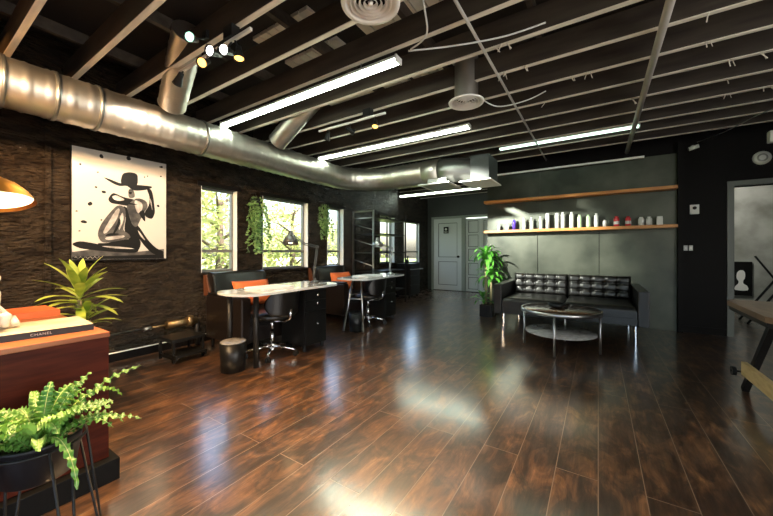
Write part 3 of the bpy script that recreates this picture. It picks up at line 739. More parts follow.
def task_chair():
    t = thing('task_chair', '', 'chair', (-2.98, 2.30, 0), 0, 'rolling task chairs')
    # local: seat at origin, back towards +X
    mb = MB()
    for k in range(5):
        a = k * 2 * PI / 5 + .35; d = Vector((math.cos(a), math.sin(a), 0))
        mb.tube([d * .03 + Vector((0, 0, .095)), d * .15 + Vector((0, 0, .085)), d * .27 + Vector((0, 0, .068))], [.02, .016, .012], 10)
    mb.cyl(0, 0, .06, .12, .035, 16)
    bs = mb.build('star_base', M['chrome'], t)
    for k in range(5):
        a = k * 2 * PI / 5 + .35; d = Vector((math.cos(a), math.sin(a), 0)) * .27; tn = Vector((-math.sin(a), math.cos(a), 0))
        w = MB(); p = d + Vector((0, 0, .027)); w.tube([p - tn * .022, p - tn * .006], .027, 14); w.tube([p + tn * .006, p + tn * .022], .027, 14); w.tube([d + Vector((0, 0, .03)), d + Vector((0, 0, .07))], .008, 8)
        w.build('caster', M['black_plastic'], t)
    MB().tube([(0, 0, .12), (0, 0, .26)], .024, 14).tube([(0, 0, .26), (0, 0, .385)], .015, 14).build('gas_lift', M['chrome'], t)
    MB().lathe([(0, .385), (.10, .385), (.19, .40), (.205, .43), (.195, .46), (.12, .475), (0, .472)], 32, Matrix.Diagonal((1, 1.05, 1, 1))).build('seat', M['leather'], t)
    # wrap-around backrest shell
    b = MB(); NA, NZ = 22, 10; R0 = .25
    def P(i, j, r):
        u = -1 + 2 * i / NA; v = j / NZ
        ang = u * 1.02 * (1 - .30 * (2 * v - 1) ** 2 * .9); z = .44 + .31 * v + .03 * u * u * (1 - v) - .05 * u * u * v
        return Vector((-.02 + r * math.cos(ang) + .03 * v, r * math.sin(ang) * 1.0, z))
    A1 = [[b.bm.verts.new(P(i, j, R0)) for j in range(NZ + 1)] for i in range(NA + 1)]
    A2 = [[b.bm.verts.new(P(i, j, R0 + .035)) for j in range(NZ + 1)] for i in range(NA + 1)]
    for i in range(NA):
        for j in range(NZ):
            b._f([A1[i][j], A1[i][j + 1], A1[i + 1][j + 1], A1[i + 1][j]], True); b._f([A2[i][j], A2[i + 1][j], A2[i + 1][j + 1], A2[i][j + 1]], True)
    for i in range(NA):
        for j in (0, NZ): b._f([A1[i][j], A1[i + 1][j], A2[i + 1][j], A2[i][j]], True)
    for j in range(NZ):
        for i in (0, NA): b._f([A1[i][j], A2[i][j], A2[i][j + 1], A1[i][j + 1]], True)
    b.build('backrest', M['leather'], t)
    MB().tube([(.05, 0, .375), (.2, 0, .385), (.262, 0, .42), (.275, 0, .52)], .014, 10).build('back_bar', M['chrome'], t)
    return t
tc = task_chair(); tc['label'] = 'black swivel chair with curved back at the nearer manicure desk'; tc.rotation_euler.z = .1
tc2 = copy_tree(tc); tc2.location = (-3.02, 4.12, 0); tc2.rotation_euler.z = .05; tc2['label'] = 'black swivel chair with curved back at the farther manicure desk'

def armchair():
    t = thing('armchair', '', 'armchair', (-3.52, 2.46, 0), 0, 'leather armchairs')
    for s in (-1, 1):
        a = MB().box(-.34, .36, s * .35 - .06, s * .35 + .06, .12, .62, bev=.02).build('armrest', M['brown_leather'], t)
        MB().box(-.335, .345, s * .35 - .045, s * .35 + .045, .62, .645, bev=.012).build('arm_pad', M['leather'], a)
    MB().box(-.34, .34, -.29, .29, .12, .30, bev=.015).build('seat_base', M['brown_leather'], t)
    cushion(-.20, .35, -.288, .288, .30, .44, .05, name='seat_cushion', par=t)
    # curved, reclined back
    b = MB(); N = 14
    for r0, sm in ((0, 1),):
        rows = []
        for i in range(N + 1):
            u = -1 + 2 * i / N; y = u * .36; x = -.36 + .07 * (abs(u) ** 3)
            rows.append([(x + .10, y * .96, .30), (x + .02, y, .84), (x - .01, y, .865), (x - .055, y, .875), (x - .09, y, .85), (x - .06, y, .14), (x + .06, y * .96, .14)])
        vs = [[b.bm.verts.new(p) for p in r] for r in rows]; K = len(vs[0])
        for i in range(N):
            for k in range(K): b._f([vs[i][k], vs[i][(k + 1) % K], vs[i + 1][(k + 1) % K], vs[i + 1][k]], True)
        b._f(vs[0]); b._f(vs[-1][::-1])
    b.build('backrest', M['leather'], t)
    for s in (-1, 1):
        w = MB().prism([(-.435, .60), (-.30, .60), (-.36, .72), (-.40, .845), (-.445, .84)], s * .372 - .010, s * .372 + .010, Matrix(((1, 0, 0, 0), (0, 0, 1, 0), (0, 1, 0, 0), (0, 0, 0, 1)))).build('wing', M['tan'], t)
    for x in (-.31, .31):
        for y in (-.34, .34): MB().tube([(x, y, 0), (x, y, .12)], [.016, .024], 10).build('leg', M['black_metal'], t)
    return t
ac = armchair(); ac['label'] = 'dark leather armchair with cushion behind the nearer manicure desk'
ac2 = copy_tree(ac); ac2.location = (-3.66, 4.28, 0); ac2['label'] = 'dark leather armchair with cushion behind the farther manicure desk'
def pillow(label, x, y, z, w, h):
    mb = MB(); N = 14; sheets = []
    Mx = T(x, y, z) @ Matrix.Rotation(math.radians(72), 4, 'Y') @ Matrix.Rotation(PI / 2, 4, 'Z') @ Matrix.Rotation(PI / 2, 4, 'Z')
    for s in (1, -1):
        sh = []
        for i in range(N + 1):
            row = []
            for j in range(N + 1):
                u, v = -1 + 2 * i / N, -1 + 2 * j / N
                th = .075 * ((1 - u ** 4) * (1 - v ** 4)) ** .6
                pin = 1 - .07 * (1 - abs(u * v)) * (1 if True else 0)
                row.append(mb.bm.verts.new(Mx @ Vector((v * h / 2 * (1 - .05 * (1 - u * u)), u * w / 2 * (1 - .05 * (1 - v * v)), s * th))))
            sh.append(row)
        sheets.append(sh)
        for i in range(N):
            for j in range(N): mb._f([sh[i][j], sh[i + 1][j], sh[i + 1][j + 1], sh[i][j + 1]], True)
    bmesh.ops.remove_doubles(mb.bm, verts=mb.bm.verts, dist=.0005)
    o = mb.build('cushion', M['orange_fabric']); tag(o, label, 'cushion', 'orange cushions')
pillow('orange cushion in the armchair behind the nearer desk', -3.55, 2.46, .62, .50, .32)
pillow('orange cushion in the armchair behind the farther desk', -3.69, 4.28, .62, .50, .32)

def desk_lamp(ox, oy, m, bulb, label):
    t = thing('desk_lamp', label, 'lamp', (ox, oy, .7505), 0, 'jointed desk lamps')
    MB().lathe([(0, 0), (.055, 0), (.055, .012), (.02, .03), (.014, .06), (0, .06)], 20).build('base', m, t)
    a = MB()
    for d in (-.012, .012): a.tube([(-.02 + d, 0, .05), (.02 + d, .02, .43)], .006, 8)
    a.tube([(-.02, 0, .05), (-.004, .008, .20)], .012, 8); a.build('lower_arm', m, t)
    b = MB()
    for d in (-.010, .010): b.tube([(.02, .02, .43 + d), (.0, -.16, .46 + d), (-.03, -.31, .555 + d)], .006, 8)
    b.ball((.02, .02, .43), .02, 10); b.build('upper_arm', m, t)
    Ax = align((-.03, -.34, .53), (.12, -.12, -1))
    s = MB().lathe([(0, -.075), (.026, -.07), (.03, -.03), (.05, -.01), (.078, .035), (.088, .075), (.084, .075), (.072, .035), (.045, -.005), (0, -.01)], 28, Ax).build('lamp_shade', m, t)
    MB().lathe([(0, .01), (.03, .02), (.034, .045), (.02, .066), (0, .07)], 16, Ax).build('bulb', bulb, s)
    MB().tube([(-.03, -.31, .555), (-.03, -.335, .60)], .010, 8).build('swivel', m, s)
    return t
desk_lamp(-2.84, 2.80, M['lamp_metal'], M['bulb_desk'], 'dark jointed desk lamp with warm glow on the nearer desk')
desk_lamp(-2.92, 4.62, M['steel'], M['plaster'], 'silver jointed desk lamp on the farther desk')

def bin_(x, y, r, h, label, rim):
    t = thing('waste_bin', label, 'waste bin', (x, y, 0), 0, 'waste bins')
    MB().lathe([(0, 0), (r * .9, 0), (r, h), (r * .96, h), (r * .87, .01), (0, .01)], 28).build('bucket', M['black_plastic'], t)
    if rim == 'lid': MB().lathe([(0, h + .001), (r * .93, h + .001), (r * .98, h + .008), (r * .9, h + .014), (0, h + .02)], 28).build('lid', M['grey_stone'], t)
    else: MB().lathe([(r * .95, h), (r * 1.03, h), (r * 1.03, h + .012), (r * .95, h + .012)], 28).build('rim', M['black_metal'], t)
bin_(-2.90, 1.80, .12, .265, 'black waste bin with pale lid under the nearer desk', 'lid')
bin_(-2.88, 3.64, .105, .26, 'black open waste bin before the farther desk', 'rim')

# hanging ivy
def ivy(label, y, ztop, zbot, seed, w):
    t = thing('hanging_ivy', label, 'hanging plant', (-4.03, y, ztop), 0, 'trailing plants between windows')
    rnd = random.Random(seed)
    MB().lathe([(0, -.10), (.055, -.10), (.075, 0), (.068, 0), (.05, -.085), (0, -.085)], 20).build('pot', M['pot_black'], t)
    MB().tube([(-.12, 0, .09), (-.02, 0, .09), (0, 0, .06), (0, 0, 0)], .005, 6).tube([(-.065, 0, 0), (0, 0, .06), (.065, 0, 0)], .003, 6).build('hook', M['black_metal'], t)
    mb = MB(); vn = MB(); H_ = ztop - zbot
    for k in range(17):
        L_ = H_ * rnd.uniform(.45, 1.0); p = Vector((rnd.uniform(-.05, .06), rnd.uniform(-.06, .06), .03)); q = Vector((rnd.uniform(-.06, .10), rnd.uniform(-w, w), 0))
        pts = [p]
        n = int(L_ / .03)
        for i in range(1, n + 1):
            f_ = i / n; pp = p + q * min(1, f_ * 3) + Vector((rnd.uniform(-.012, .012), rnd.uniform(-.012, .012), -L_ * f_)); pts.append(pp)
            for z in range(2):
                d = Vector((rnd.uniform(-.4, 1), rnd.uniform(-1, 1), rnd.uniform(-1, .1))); mb.leaf(pp, d, (rnd.uniform(-.3, 1), rnd.uniform(-.6, .6), rnd.uniform(.2, 1)), rnd.uniform(.035, .06), rnd.uniform(.014, .024))
        vn.tube(pts, .0025, 4)
    mb.build('leaves', M['ivy'], t, norm=False); vn.build('vines', M['ivy'], t)
ivy('trailing ivy hanging between the first and second windows', 2.84, 1.86, 1.08, 1, .10)
ivy('trailing ivy hanging between the second and third windows', 4.20, 1.92, 1.30, 2, .10)

# shelving rack before the fourth window
rk = thing('storage_rack', 'tall metal shelf rack with pale front frame behind the farther desk', 'shelf rack', (-3.86, 5.95, 0))
Y0, Y1 = -.84, .40
for x in (-.25, .24):
    for y in (Y0, Y1): MB().box(x - .014, x + .014, y - .014, y + .014, 0, 1.93).build('post', M['steel'] if (y == Y0) else M['black_metal'], rk)
for z in (.30, .72, 1.10, 1.48, 1.80):
    MB().box(-.236, .226, Y0 + .014, Y1 - .014, z - .012, z + .012).build('shelf', M['black_metal'], rk)
MB().box(-.236, .226, Y0 - .012, Y0 + .012, 1.90, 1.925).box(-.236, .226, Y0 - .012, Y0 + .012, 1.77, 1.79).build('top_rail', M['steel'], rk)
for z in (.85, 1.25, 1.55): MB().tube([(-.24, Y0 - .02, z + .12), (.23, Y0 - .02, z)], .009, 8).build('brace', M['steel'], rk)

# black cart with a bottle on it, farther along
kt = thing('salon_trolley', 'black trolley cabinet standing by the last window', 'trolley', (-3.98, 7.10, 0))
MB().box(-.2, .2, -.25, .25, .07, .80, bev=.008).build('body', M['black_plastic'], kt)
MB().box(-.215, .215, -.265, .265, .80, .835, bev=.006).build('top', M['black_metal'], kt)
for i in range(3): MB().box(.201, .215, -.235, .235, .10 + .23 * i, .31 + .23 * i, bev=.004).build('drawer', M['black_plastic'], kt)
MB().tube([(.21, -.26, .70), (.28, -.27, .70), (.28, .27, .70), (.21, .26, .70)], .01, 8).build('handle', M['steel'], kt)
for x in (-.16, .16):
    for y in (-.2, .2): MB().tube([(x, y - .012, .028), (x, y + .012, .028)], .028, 12).tube([(x, y, .03), (x, y, .07)], .008, 8).build('caster', M['black_plastic'], kt)
t = thing('spray_bottle', 'small dark bottle standing on black trolley by last window', 'bottle', (-3.93, 7.0, .8355))
MB().lathe([(0, 0), (.035, 0), (.035, .09), (.014, .12), (0, .12)], 16).build('body', M['black_plastic'], t)
MB().lathe([(0, .12), (.016, .12), (.016, .16), (0, .16)], 12).box(-.02, .045, -.01, .01, .16, .18).build('pump', M['black_plastic'], t)

# pipe fittings low on the left wall and black crate stool
pp = thing('wall_pipe', 'brass water pipe fitting low on wall under the portrait', 'pipe', (-4.06, 1.5, .285))
MB().tube([(0, -1.2, 0), (0, .02, .01)], .011, 10).build('thin_pipe', M['steel'], pp)
MB().tube([(0, 0, .01), (0, .07, .012)], .022, 14).build('coupling', M['steel'], pp)
MB().tube([(0, .07, .012), (0, .24, .012)], .012, 10).build('nipple', M['brass_pipe'], pp)
MB().tube([(0, .22, .012), (0, .55, .012)], .042, 20).build('brass_pipe', M['brass_pipe'], pp)
MB().tube([(0, .43, .012), (0, .50, .012)], .058, 20).tube([(0, .465, .012), (.03, .465, .075)], .032, 14).build('tee', M['brass_pipe'], pp)
MB().tube([(0, .55, .012), (0, .56, -.285)], .03, 12).build('down_pipe', M['black_metal'], pp)
st = thing('foot_stool', 'low black step stool on floor beneath the brass pipe', 'stool', (-3.72, 1.72, 0), .02)
MB().box(-.16, .16, -.16, .17, .20, .235, bev=.006).build('top', M['black_plastic'], st)
MB().box(-.05, .21, -.15, .16, .055, .08, bev=.004).build('step', M['black_plastic'], st)
for y in (-.15, .14):
    MB().box(-.15, -.12, y, y + .02, 0, .2).box(.12, .15, y, y + .02, 0, .2).box(-.15, .20, y, y + .02, .03, .055).build('side_frame', M['black_metal'], st)

# ------------------------------------------------------------------ portrait on the left wall
# outlines in wall coordinates: u along the wall (0..1), v up (0..1)
pt = thing('portrait_print', 'large black and white print of crouching hat wearer on wall', 'wall art', (XW + .001, .946, 1.034))
PW, PH = .80, 1.085
MB().box(.0, .028, 0, PW, 0, PH).build('canvas', M['print_black'], pt)
MB().box(.0285, .031, .006, PW - .003, .012, PH - .004).build('print', M['print_white'], pt)
def smooth_poly(pts, k=3):
    n = len(pts); out = []
    for i in range(n):
        a, b, c, d = [Vector((*pts[(i + q) % n], 0)) for q in (-1, 0, 1, 2)]
        for s_ in range(k):
            t_ = s_ / k; p = .5 * ((2 * b) + (c - a) * t_ + (2 * a - 5 * b + 4 * c - d) * t_ * t_ + (3 * b - a - 3 * c + d) * t_ ** 3); out.append((p.x, p.y))
    return out
MAP = Matrix(((0, 0, 1, 0), (1, 0, 0, 0), (0, 1, 0, 0), (0, 0, 0, 1)))
def ink(shapes, name, m, layer, raw=False):
    mb = MB()
    for sh in shapes:
        q = sh if raw else smooth_poly(sh)
        mb.prism([(u * PW, v * PH) for u, v in q], .0312 + .00015 * layer, .0314 + .00015 * layer, MAP)
    return mb.build(name, M[m], pt)

GROUND = [('print_light', [(0.001, 0.078), (0.208, 0.104), (0.55, 0.071), (0.969, 0.109), (0.969, 0.012), (0.001, 0.004)]), ('print_black', [(0.001, 0.037), (0.398, 0.042), (0.969, 0.053), (0.969, 0.01), (0.001, 0.004)])]
DARK = [[(0.011, 0.145), (0.075, 0.171), (0.185, 0.159), (0.277, 0.145), (0.498, 0.129), (0.656, 0.119), (0.629, 0.071), (0.398, 0.078), (0.185, 0.096), (0.075, 0.112)], [(0.301, 0.759), (0.36, 0.752), (0.485, 0.727), (0.629, 0.735), (0.816, 0.741), (0.783, 0.71), (0.684, 0.684), (0.602, 0.679), (0.536, 0.711), (0.46, 0.701), (0.385, 0.719)], [(0.478, 0.722), (0.485, 0.808), (0.524, 0.837), (0.589, 0.849), (0.645, 0.839), (0.656, 0.797), (0.647, 0.736), (0.576, 0.712)], [(0.763, 0.702), (0.803, 0.712), (0.831, 0.662), (0.849, 0.552), (0.855, 0.478), (0.82, 0.415), (0.754, 0.428), (0.734, 0.47), (0.783, 0.547), (0.79, 0.633)], [(0.344, 0.564), (0.373, 0.612), (0.41, 0.627), (0.498, 0.602), (0.656, 0.583), (0.725, 0.56), (0.734, 0.506), (0.656, 0.516), (0.536, 0.52), (0.434, 0.527), (0.373, 0.533)], [(0.498, 0.51), (0.555, 0.48), (0.589, 0.353), (0.684, 0.263), (0.656, 0.178), (0.562, 0.195), (0.51, 0.291), (0.524, 0.407)], [(0.576, 0.352), (0.656, 0.34), (0.768, 0.205), (0.869, 0.12), (0.959, 0.083), (0.944, 0.045), (0.84, 0.058), (0.74, 0.131), (0.656, 0.226), (0.589, 0.294)], [(0.242, 0.155), (0.336, 0.161), (0.473, 0.191), (0.656, 0.206), (0.689, 0.155), (0.642, 0.083), (0.473, 0.078), (0.301, 0.116)]]
GREY = [[(0.555, 0.678), (0.607, 0.677), (0.621, 0.615), (0.56, 0.602)], [(0.635, 0.6), (0.74, 0.591), (0.768, 0.533), (0.725, 0.469), (0.684, 0.394), (0.642, 0.325), (0.589, 0.353), (0.544, 0.479), (0.539, 0.521)], [(0.242, 0.247), (0.277, 0.336), (0.36, 0.442), (0.434, 0.512), (0.498, 0.51), (0.524, 0.454), (0.513, 0.36), (0.498, 0.29), (0.555, 0.251), (0.57, 0.212), (0.46, 0.186), (0.325, 0.163), (0.265, 0.182)]]
LIGHT = [[(0.373, 0.398), (0.434, 0.482), (0.46, 0.472), (0.418, 0.367), (0.329, 0.257), (0.296, 0.265)], [(0.385, 0.595), (0.434, 0.607), (0.51, 0.578), (0.46, 0.561), (0.403, 0.568)], [(0.624, 0.58), (0.698, 0.563), (0.706, 0.503), (0.661, 0.46), (0.629, 0.51)], [(0.325, 0.212), (0.498, 0.235), (0.488, 0.212), (0.344, 0.188)], [(0.453, 0.38), (0.488, 0.452), (0.498, 0.382), (0.453, 0.284)], [(0.656, 0.292), (0.706, 0.24), (0.74, 0.192), (0.689, 0.231)], [(0.277, 0.131), (0.448, 0.128), (0.616, 0.109), (0.423, 0.11)], [(0.796, 0.621), (0.816, 0.57), (0.825, 0.501), (0.808, 0.548)]]
CREASE = [[(0.434, 0.345), (0.453, 0.403), (0.468, 0.347), (0.41, 0.253), (0.385, 0.241)], [(0.312, 0.227), (0.36, 0.251), (0.46, 0.248), (0.373, 0.227)], [(0.555, 0.655), (0.591, 0.657), (0.581, 0.637), (0.56, 0.639)], [(0.67, 0.465), (0.725, 0.488), (0.74, 0.385), (0.706, 0.407)], [(0.434, 0.557), (0.55, 0.554), (0.656, 0.54), (0.524, 0.537)]]
SPLAT = [(0.277, 0.948, 0.0205, 0.0182), (0.555, 0.984, 0.0281, 0.0227), (0.935, 0.957, 0.023, 0.0114), (0.081, 0.845, 0.0128, 0.0091), (0.226, 0.662, 0.0128, 0.0091), (0.301, 0.626, 0.0281, 0.0136), (0.17, 0.508, 0.0205, 0.0182), (0.113, 0.343, 0.0307, 0.0136), (0.05, 0.433, 0.0128, 0.0068), (0.896, 0.551, 0.0179, 0.0114), (0.929, 0.86, 0.0102, 0.0068), (0.734, 0.825, 0.0077, 0.0068), (0.242, 0.799, 0.0102, 0.0068), (0.277, 0.37, 0.0102, 0.0068), (0.768, 0.837, 0.0077, 0.0068), (0.075, 0.262, 0.0102, 0.0068)]
ink([[(min(.994, max(.008, u)), max(.012, v)) for u, v in g[1]] for g in GROUND[:1]], 'ground_sheen', 'print_grey', 0, True); ink([[(min(.994, max(.008, u)), max(.012, v)) for u, v in g[1]] for g in GROUND[1:]], 'ground_shadow', 'print_black', 1, True)
LY = 2
for sh, nm in zip(DARK, ('stretched_leg', 'hat_brim', 'hat_crown', 'raised_arm', 'folded_arm', 'back', 'straight_arm', 'hip')): ink([sh], nm, 'print_black', LY); LY += 1
for sh, nm in zip(GREY, ('neck', 'shoulder', 'bent_knee')): ink([sh], nm, 'print_grey', LY); LY += 1
for sh in LIGHT: ink([sh], 'highlight', 'print_light', LY); LY += 1
for sh in CREASE: ink([sh], 'crease', 'print_black', LY); LY += 1
rnd = random.Random(11)
for u, v, a, b in SPLAT:
    a0 = rnd.uniform(0, 6); ink([[(u + a * rnd.uniform(.7, 1.2) * math.cos(a0 + k * PI / 4), v + b * rnd.uniform(.7, 1.2) * math.sin(a0 + k * PI / 4)) for k in range(8)]], 'ink_splatter', 'print_black', 2)
mb = MB(); pr_ = None
for i in range(19):
    u = .03 + .013 * i; a = (u * PW, (.028 + .010 * math.sin(i * 1.9)) * PH)
    if pr_: mb.tube([(.032, pr_[0], pr_[1]), (.0338, a[0], a[1])], .0016, 5)
    pr_ = a
mb.build('signature', M['print_light'], pt)

# ------------------------------------------------------------------ reception desk and what stands on it
rd = thing('reception_desk', 'mahogany reception desk with black plinth at left edge', 'desk', (-2.605, 0, 0))
MB().box(-.575, .575, -.9, .605, .105, .700, bev=.004).build('body', M['mahogany'], rd)
MB().box(-.577, .577, -.905, .609, .7005, .724, bev=.003).build('desk_top', M['desk_top'], rd)
MB().box(-.58, .62, -.92, .635, 0, .104, bev=.003).build('plinth', M['plinth'], rd)
# photo book, spine towards the viewer, along the front edge
bk = thing('photo_book', 'large photo book with black lettered spine on reception desk', 'book', (-2.155, .58, .7245), math.radians(-3.5))
MB().box(-.335, 0, -.36, 0, .0, .0035).box(-.335, 0, -.36, 0, .0265, .030).build('cover', M['book_cover'], bk)
MB().box(.0, .005, -.36, 0, 0, .030).build('spine', M['black_plastic'], bk)
MB().box(-.325, -.0005, -.355, -.006, .0037, .0262).build('pages', M['paper'], bk)
cu = bpy.data.curves.new('spine_lettering', 'FONT'); cu.body = 'CHANEL'; cu.size = .0165; cu.extrude = .0003; cu.align_x = 'CENTER'; cu.align_y = 'CENTER'; cu.space_character = 1.15
to = bpy.data.objects.new('tmp', cu); C.objects.link(to)
me = bpy.data.meshes.new_from_object(to.evaluated_get(bpy.context.evaluated_depsgraph_get())); bpy.data.objects.remove(to)
me.materials.clear(); me.materials.append(M['spine_print'])
lt = bpy.data.objects.new('spine_lettering', me); C.objects.link(lt); lt.parent = bk; lt.location = (.0054, -.185, .015)
lt.rotation_euler = Matrix(((0, 0, 1), (1, 0, 0), (0, 1, 0))).to_euler()
ob = thing('orange_book', 'flat orange clothbound book lying behind the statuette', 'book', (-2.83, .60, .7245), .03)
MB().box(-.30, 0, -.36, 0, 0, .004).box(-.30, 0, -.36, 0, .031, .035).box(-.30, 0, -.004, 0, .004, .031).box(-.004, 0, -.36, -.004, .004, .031).build('cover', M['orange_box'], ob)
MB().box(-.295, -.005, -.355, -.005, .0042, .0308).build('pages', M['paper'], ob)

# white plaster statuette, one skinned body
def skinned(name, verts, edges, radii, m, parent=None, root=0, sub=2):
    me = bpy.data.meshes.new(name); me.from_pydata(verts, edges, [])
    o = bpy.data.objects.new(name, me); C.objects.link(o)
    sk = o.modifiers.new('skin', 'SKIN'); sk.use_smooth_shade = True
    for i, d in enumerate(me.skin_vertices[0].data):
        r = radii[i]; d.radius = r if isinstance(r, tuple) else (r, r); d.use_root = (i == root)
    s = o.modifiers.new('sub', 'SUBSURF'); s.levels = sub; s.render_levels = sub
    ev = o.evaluated_get(bpy.context.evaluated_depsgraph_get()); m2 = bpy.data.meshes.new_from_object(ev)
    o.modifiers.clear(); o.data = m2; m2.materials.clear(); m2.materials.append(m)
    for p in m2.polygons: p.use_smooth = True
    if parent is not None: o.parent = parent
    return o
V = [(0, 0, .04), (0, .005, .10), (.0, .01, .16), (.0, .015, .205), (0, .017, .228), (0, .022, .262), (0, .026, .29),
     (.045, .012, .195), (.075, .035, .125), (.085, .045, .06), (.085, .062, .022),
     (-.045, .012, .195), (-.075, .01, .12), (-.07, .06, .06),
     (.03, .04, .045), (.05, .085, .085), (.055, .07, .02), (-.03, .04, .045), (-.06, .08, .04), (-.02, .10, .018)]
E_ = [(0, 1), (1, 2), (2, 3), (3, 4), (4, 5), (5, 6), (3, 7), (7, 8), (8, 9), (9, 10), (3, 11), (11, 12), (12, 13), (0, 14), (14, 15), (15, 16), (0, 17), (17, 18), (18, 19)]
R_ = [.045, .038, .046, .038, .016, .036, .024, .022, .018, .014, .012, .022, .018, .014, .034, .024, .018, .034, .024, .014]
SC = .92
fg = skinned('statuette', [Vector(v) * SC for v in V], E_, [r * SC for r in R_], M['plaster'])
tag(fg, 'white plaster seated figure on reception desk at left edge', 'statuette'); fg.location = (-2.34, .250, .7545); fg.rotation_euler.z = -.35
# brass dome lamp
lp = thing('dome_lamp', 'brass dome floor lamp glowing at left edge over the desk', 'lamp', (-2.36, -.28, .7245))
AX = align((.11, .55, .625), (.30, .06, -1))
sh = MB().lathe([(0, -.135), (.03, -.13), (.05, -.115), (.09, -.085), (.125, -.04), (.148, .01), (.150, .012), (.146, .012), (.12, -.04), (.085, -.08), (.04, -.105), (0, -.11)], 44, AX @ Matrix.Scale(.84, 4)).build('lamp_shade', M['brass'], lp)
MB().lathe([(0, -.012), (.132, -.012), (.138, -.006), (0, .002)], 36, AX @ Matrix.Scale(.84, 4)).build('diffuser', M['bulb_big'], sh)
MB().tube([(0, 0, .02), (0, 0, .80), (.01, .05, .87), (.04, .25, .88), (.075, .50, .80), (.082, .54, .755)], .009, 10).build('stem', M['brass'], lp)
MB().lathe([(0, 0), (.10, 0), (.10, .012), (.02, .024), (0, .024)], 28).build('base', M['brass'], lp)
lp['label'] = 'brass dome desk lamp glowing at left edge of the photo'
L = bpy.data.lights.new('dome_lamp_bulb', 'SPOT'); L.energy = 6; L.color = (1, .66, .34); L.spot_size = 2.9; L.spot_blend = .5; L.shadow_soft_size = .10
o = bpy.data.objects.new('dome_lamp_bulb', L); C.objects.link(o); ax = Vector((.30, .06, -1)).normalized()
o.location = Vector(lp.location) + Vector((.11, .55, .62)) + ax * .03; o.rotation_euler = ax.to_track_quat('-Z', 'Y').to_euler()

# dracaena on the floor between desk and wall
dp = thing('dracaena', 'yellow-green dracaena in front of dark wall beneath the portrait', 'potted plant', (-3.44, .83, 0))
MB().lathe([(0, 0), (.10, 0), (.13, .24), (.12, .24), (.10, .21), (0, .21)], 24).build('pot', M['pot_black'], dp)
MB().lathe([(0, .212), (.108, .212)], 20).build('soil', M['soil'], dp)
MB().tube([(0, 0, .21), (.01, 0, .45), (0, .01, .74)], .016, 10).tube([(.03, .02, .21), (.06, .04, .58)], .013, 10).build('cane', M['cane'], dp)
f = MB(); crown(f, (0, .01, .68), 26, .37, .033, 21, e0=-.15, e1=1.3, droop=.55, layers=.16); crown(f, (.06, .04, .53), 14, .28, .028, 22, e0=0, e1=.9, droop=.5)
f.build('foliage', M['drac'], dp, norm=False)

# crispy fern in black pot on hairpin stand
FX, FY = -1.705, .305
ps = thing('plant_stand', 'black wire hairpin plant stand holding the fern pot', 'plant stand', (FX, FY, 0))
mb = MB(); mb.tube([(.128 * math.cos(2 * PI * k / 40), .128 * math.sin(2 * PI * k / 40), .43) for k in range(41)], .005, 8, cap=False); mb.build('ring', M['black_metal'], ps)
for k in range(4):
    a = k * PI / 2 + .25; d = Vector((math.cos(a), math.sin(a), 0)); n_ = Vector((-math.sin(a), math.cos(a), 0))
    MB().tube([d * .128 + n_ * .03 + Vector((0, 0, .43)), d * .19 + n_ * .012 + Vector((0, 0, .012)), d * .192 + Vector((0, 0, .006)), d * .19 - n_ * .012 + Vector((0, 0, .012)), d * .128 - n_ * .03 + Vector((0, 0, .43))], .0045, 8).build('leg', M['black_metal'], ps)
fp = thing('potted_fern', 'crinkled bright green fern in black pot before reception desk', 'potted plant', (FX, FY, .265))
MB().lathe([(0, .045), (.085, .045), (.100, .055), (.119, .178), (.122, .188), (.113, .188), (.09, .06), (0, .06)], 36).build('pot', M['pot_black'], fp)
MB().lathe([(0, .160), (.108, .163)], 24).build('soil', M['soil'], fp)
f = MB(); rb = MB(); rnd = random.Random(5)
for i in range(44):
    az = i * 2.4 + rnd.uniform(-.25, .25); fr_ = i / 43; el = .80 + .72 * fr_ + rnd.uniform(-.12, .12); ln = rnd.uniform(.28, .43) * (1 - .30 * fr_) * (.8 if math.cos(az) < -.45 else 1); n = 57
    pts = blade_arc((.03 * math.cos(az), .03 * math.sin(az), .14), az, el, ln, 1.5 * rnd.uniform(.6, 1.5), n)
    w0 = .013 + .011 * fr_; prev = None; ph = rnd.uniform(0, 6)
    for k, p in enumerate(pts):
        tn = (pts[min(k + 1, n - 1)] - pts[max(k - 1, 0)]).normalized(); sd = tn.cross(Vector((0, 0, 1)))
        if sd.length < .05: sd = Vector((math.sin(az), -math.cos(az), 0))
        sd.normalize(); nn = sd.cross(tn); w = w0 * max(.15, math.sin(PI * (.06 + .92 * k / (n - 1))) ** .6)
        wl, wr = .75 * w * math.sin(k * 1.35 + ph), .75 * w * math.sin(k * 1.35 + ph + 2.2)
        row = [f.bm.verts.new(p - sd * w * (1 + .16 * math.cos(k * 1.35 + ph)) + nn * wl), f.bm.verts.new(p - sd * w * .45 + nn * wl * .25), f.bm.verts.new(p), f.bm.verts.new(p + sd * w * .45 + nn * wr * .25), f.bm.verts.new(p + sd * w * (1 + .16 * math.sin(k * 1.35 + ph)) + nn * wr)]
        if prev:
            for q in range(4): f._f([prev[q], prev[q + 1], row[q + 1], row[q]], True)
        prev = row
    rb.tube([p + Vector((0, 0, .0015)) for p in pts[::4]], [.0018 - .0013 * q / 15 for q in range(len(pts[::4]))], 5)
f.build('fronds', M['fern'], fp, norm=False); rb.build('midribs', M['fern_rib'], fp)

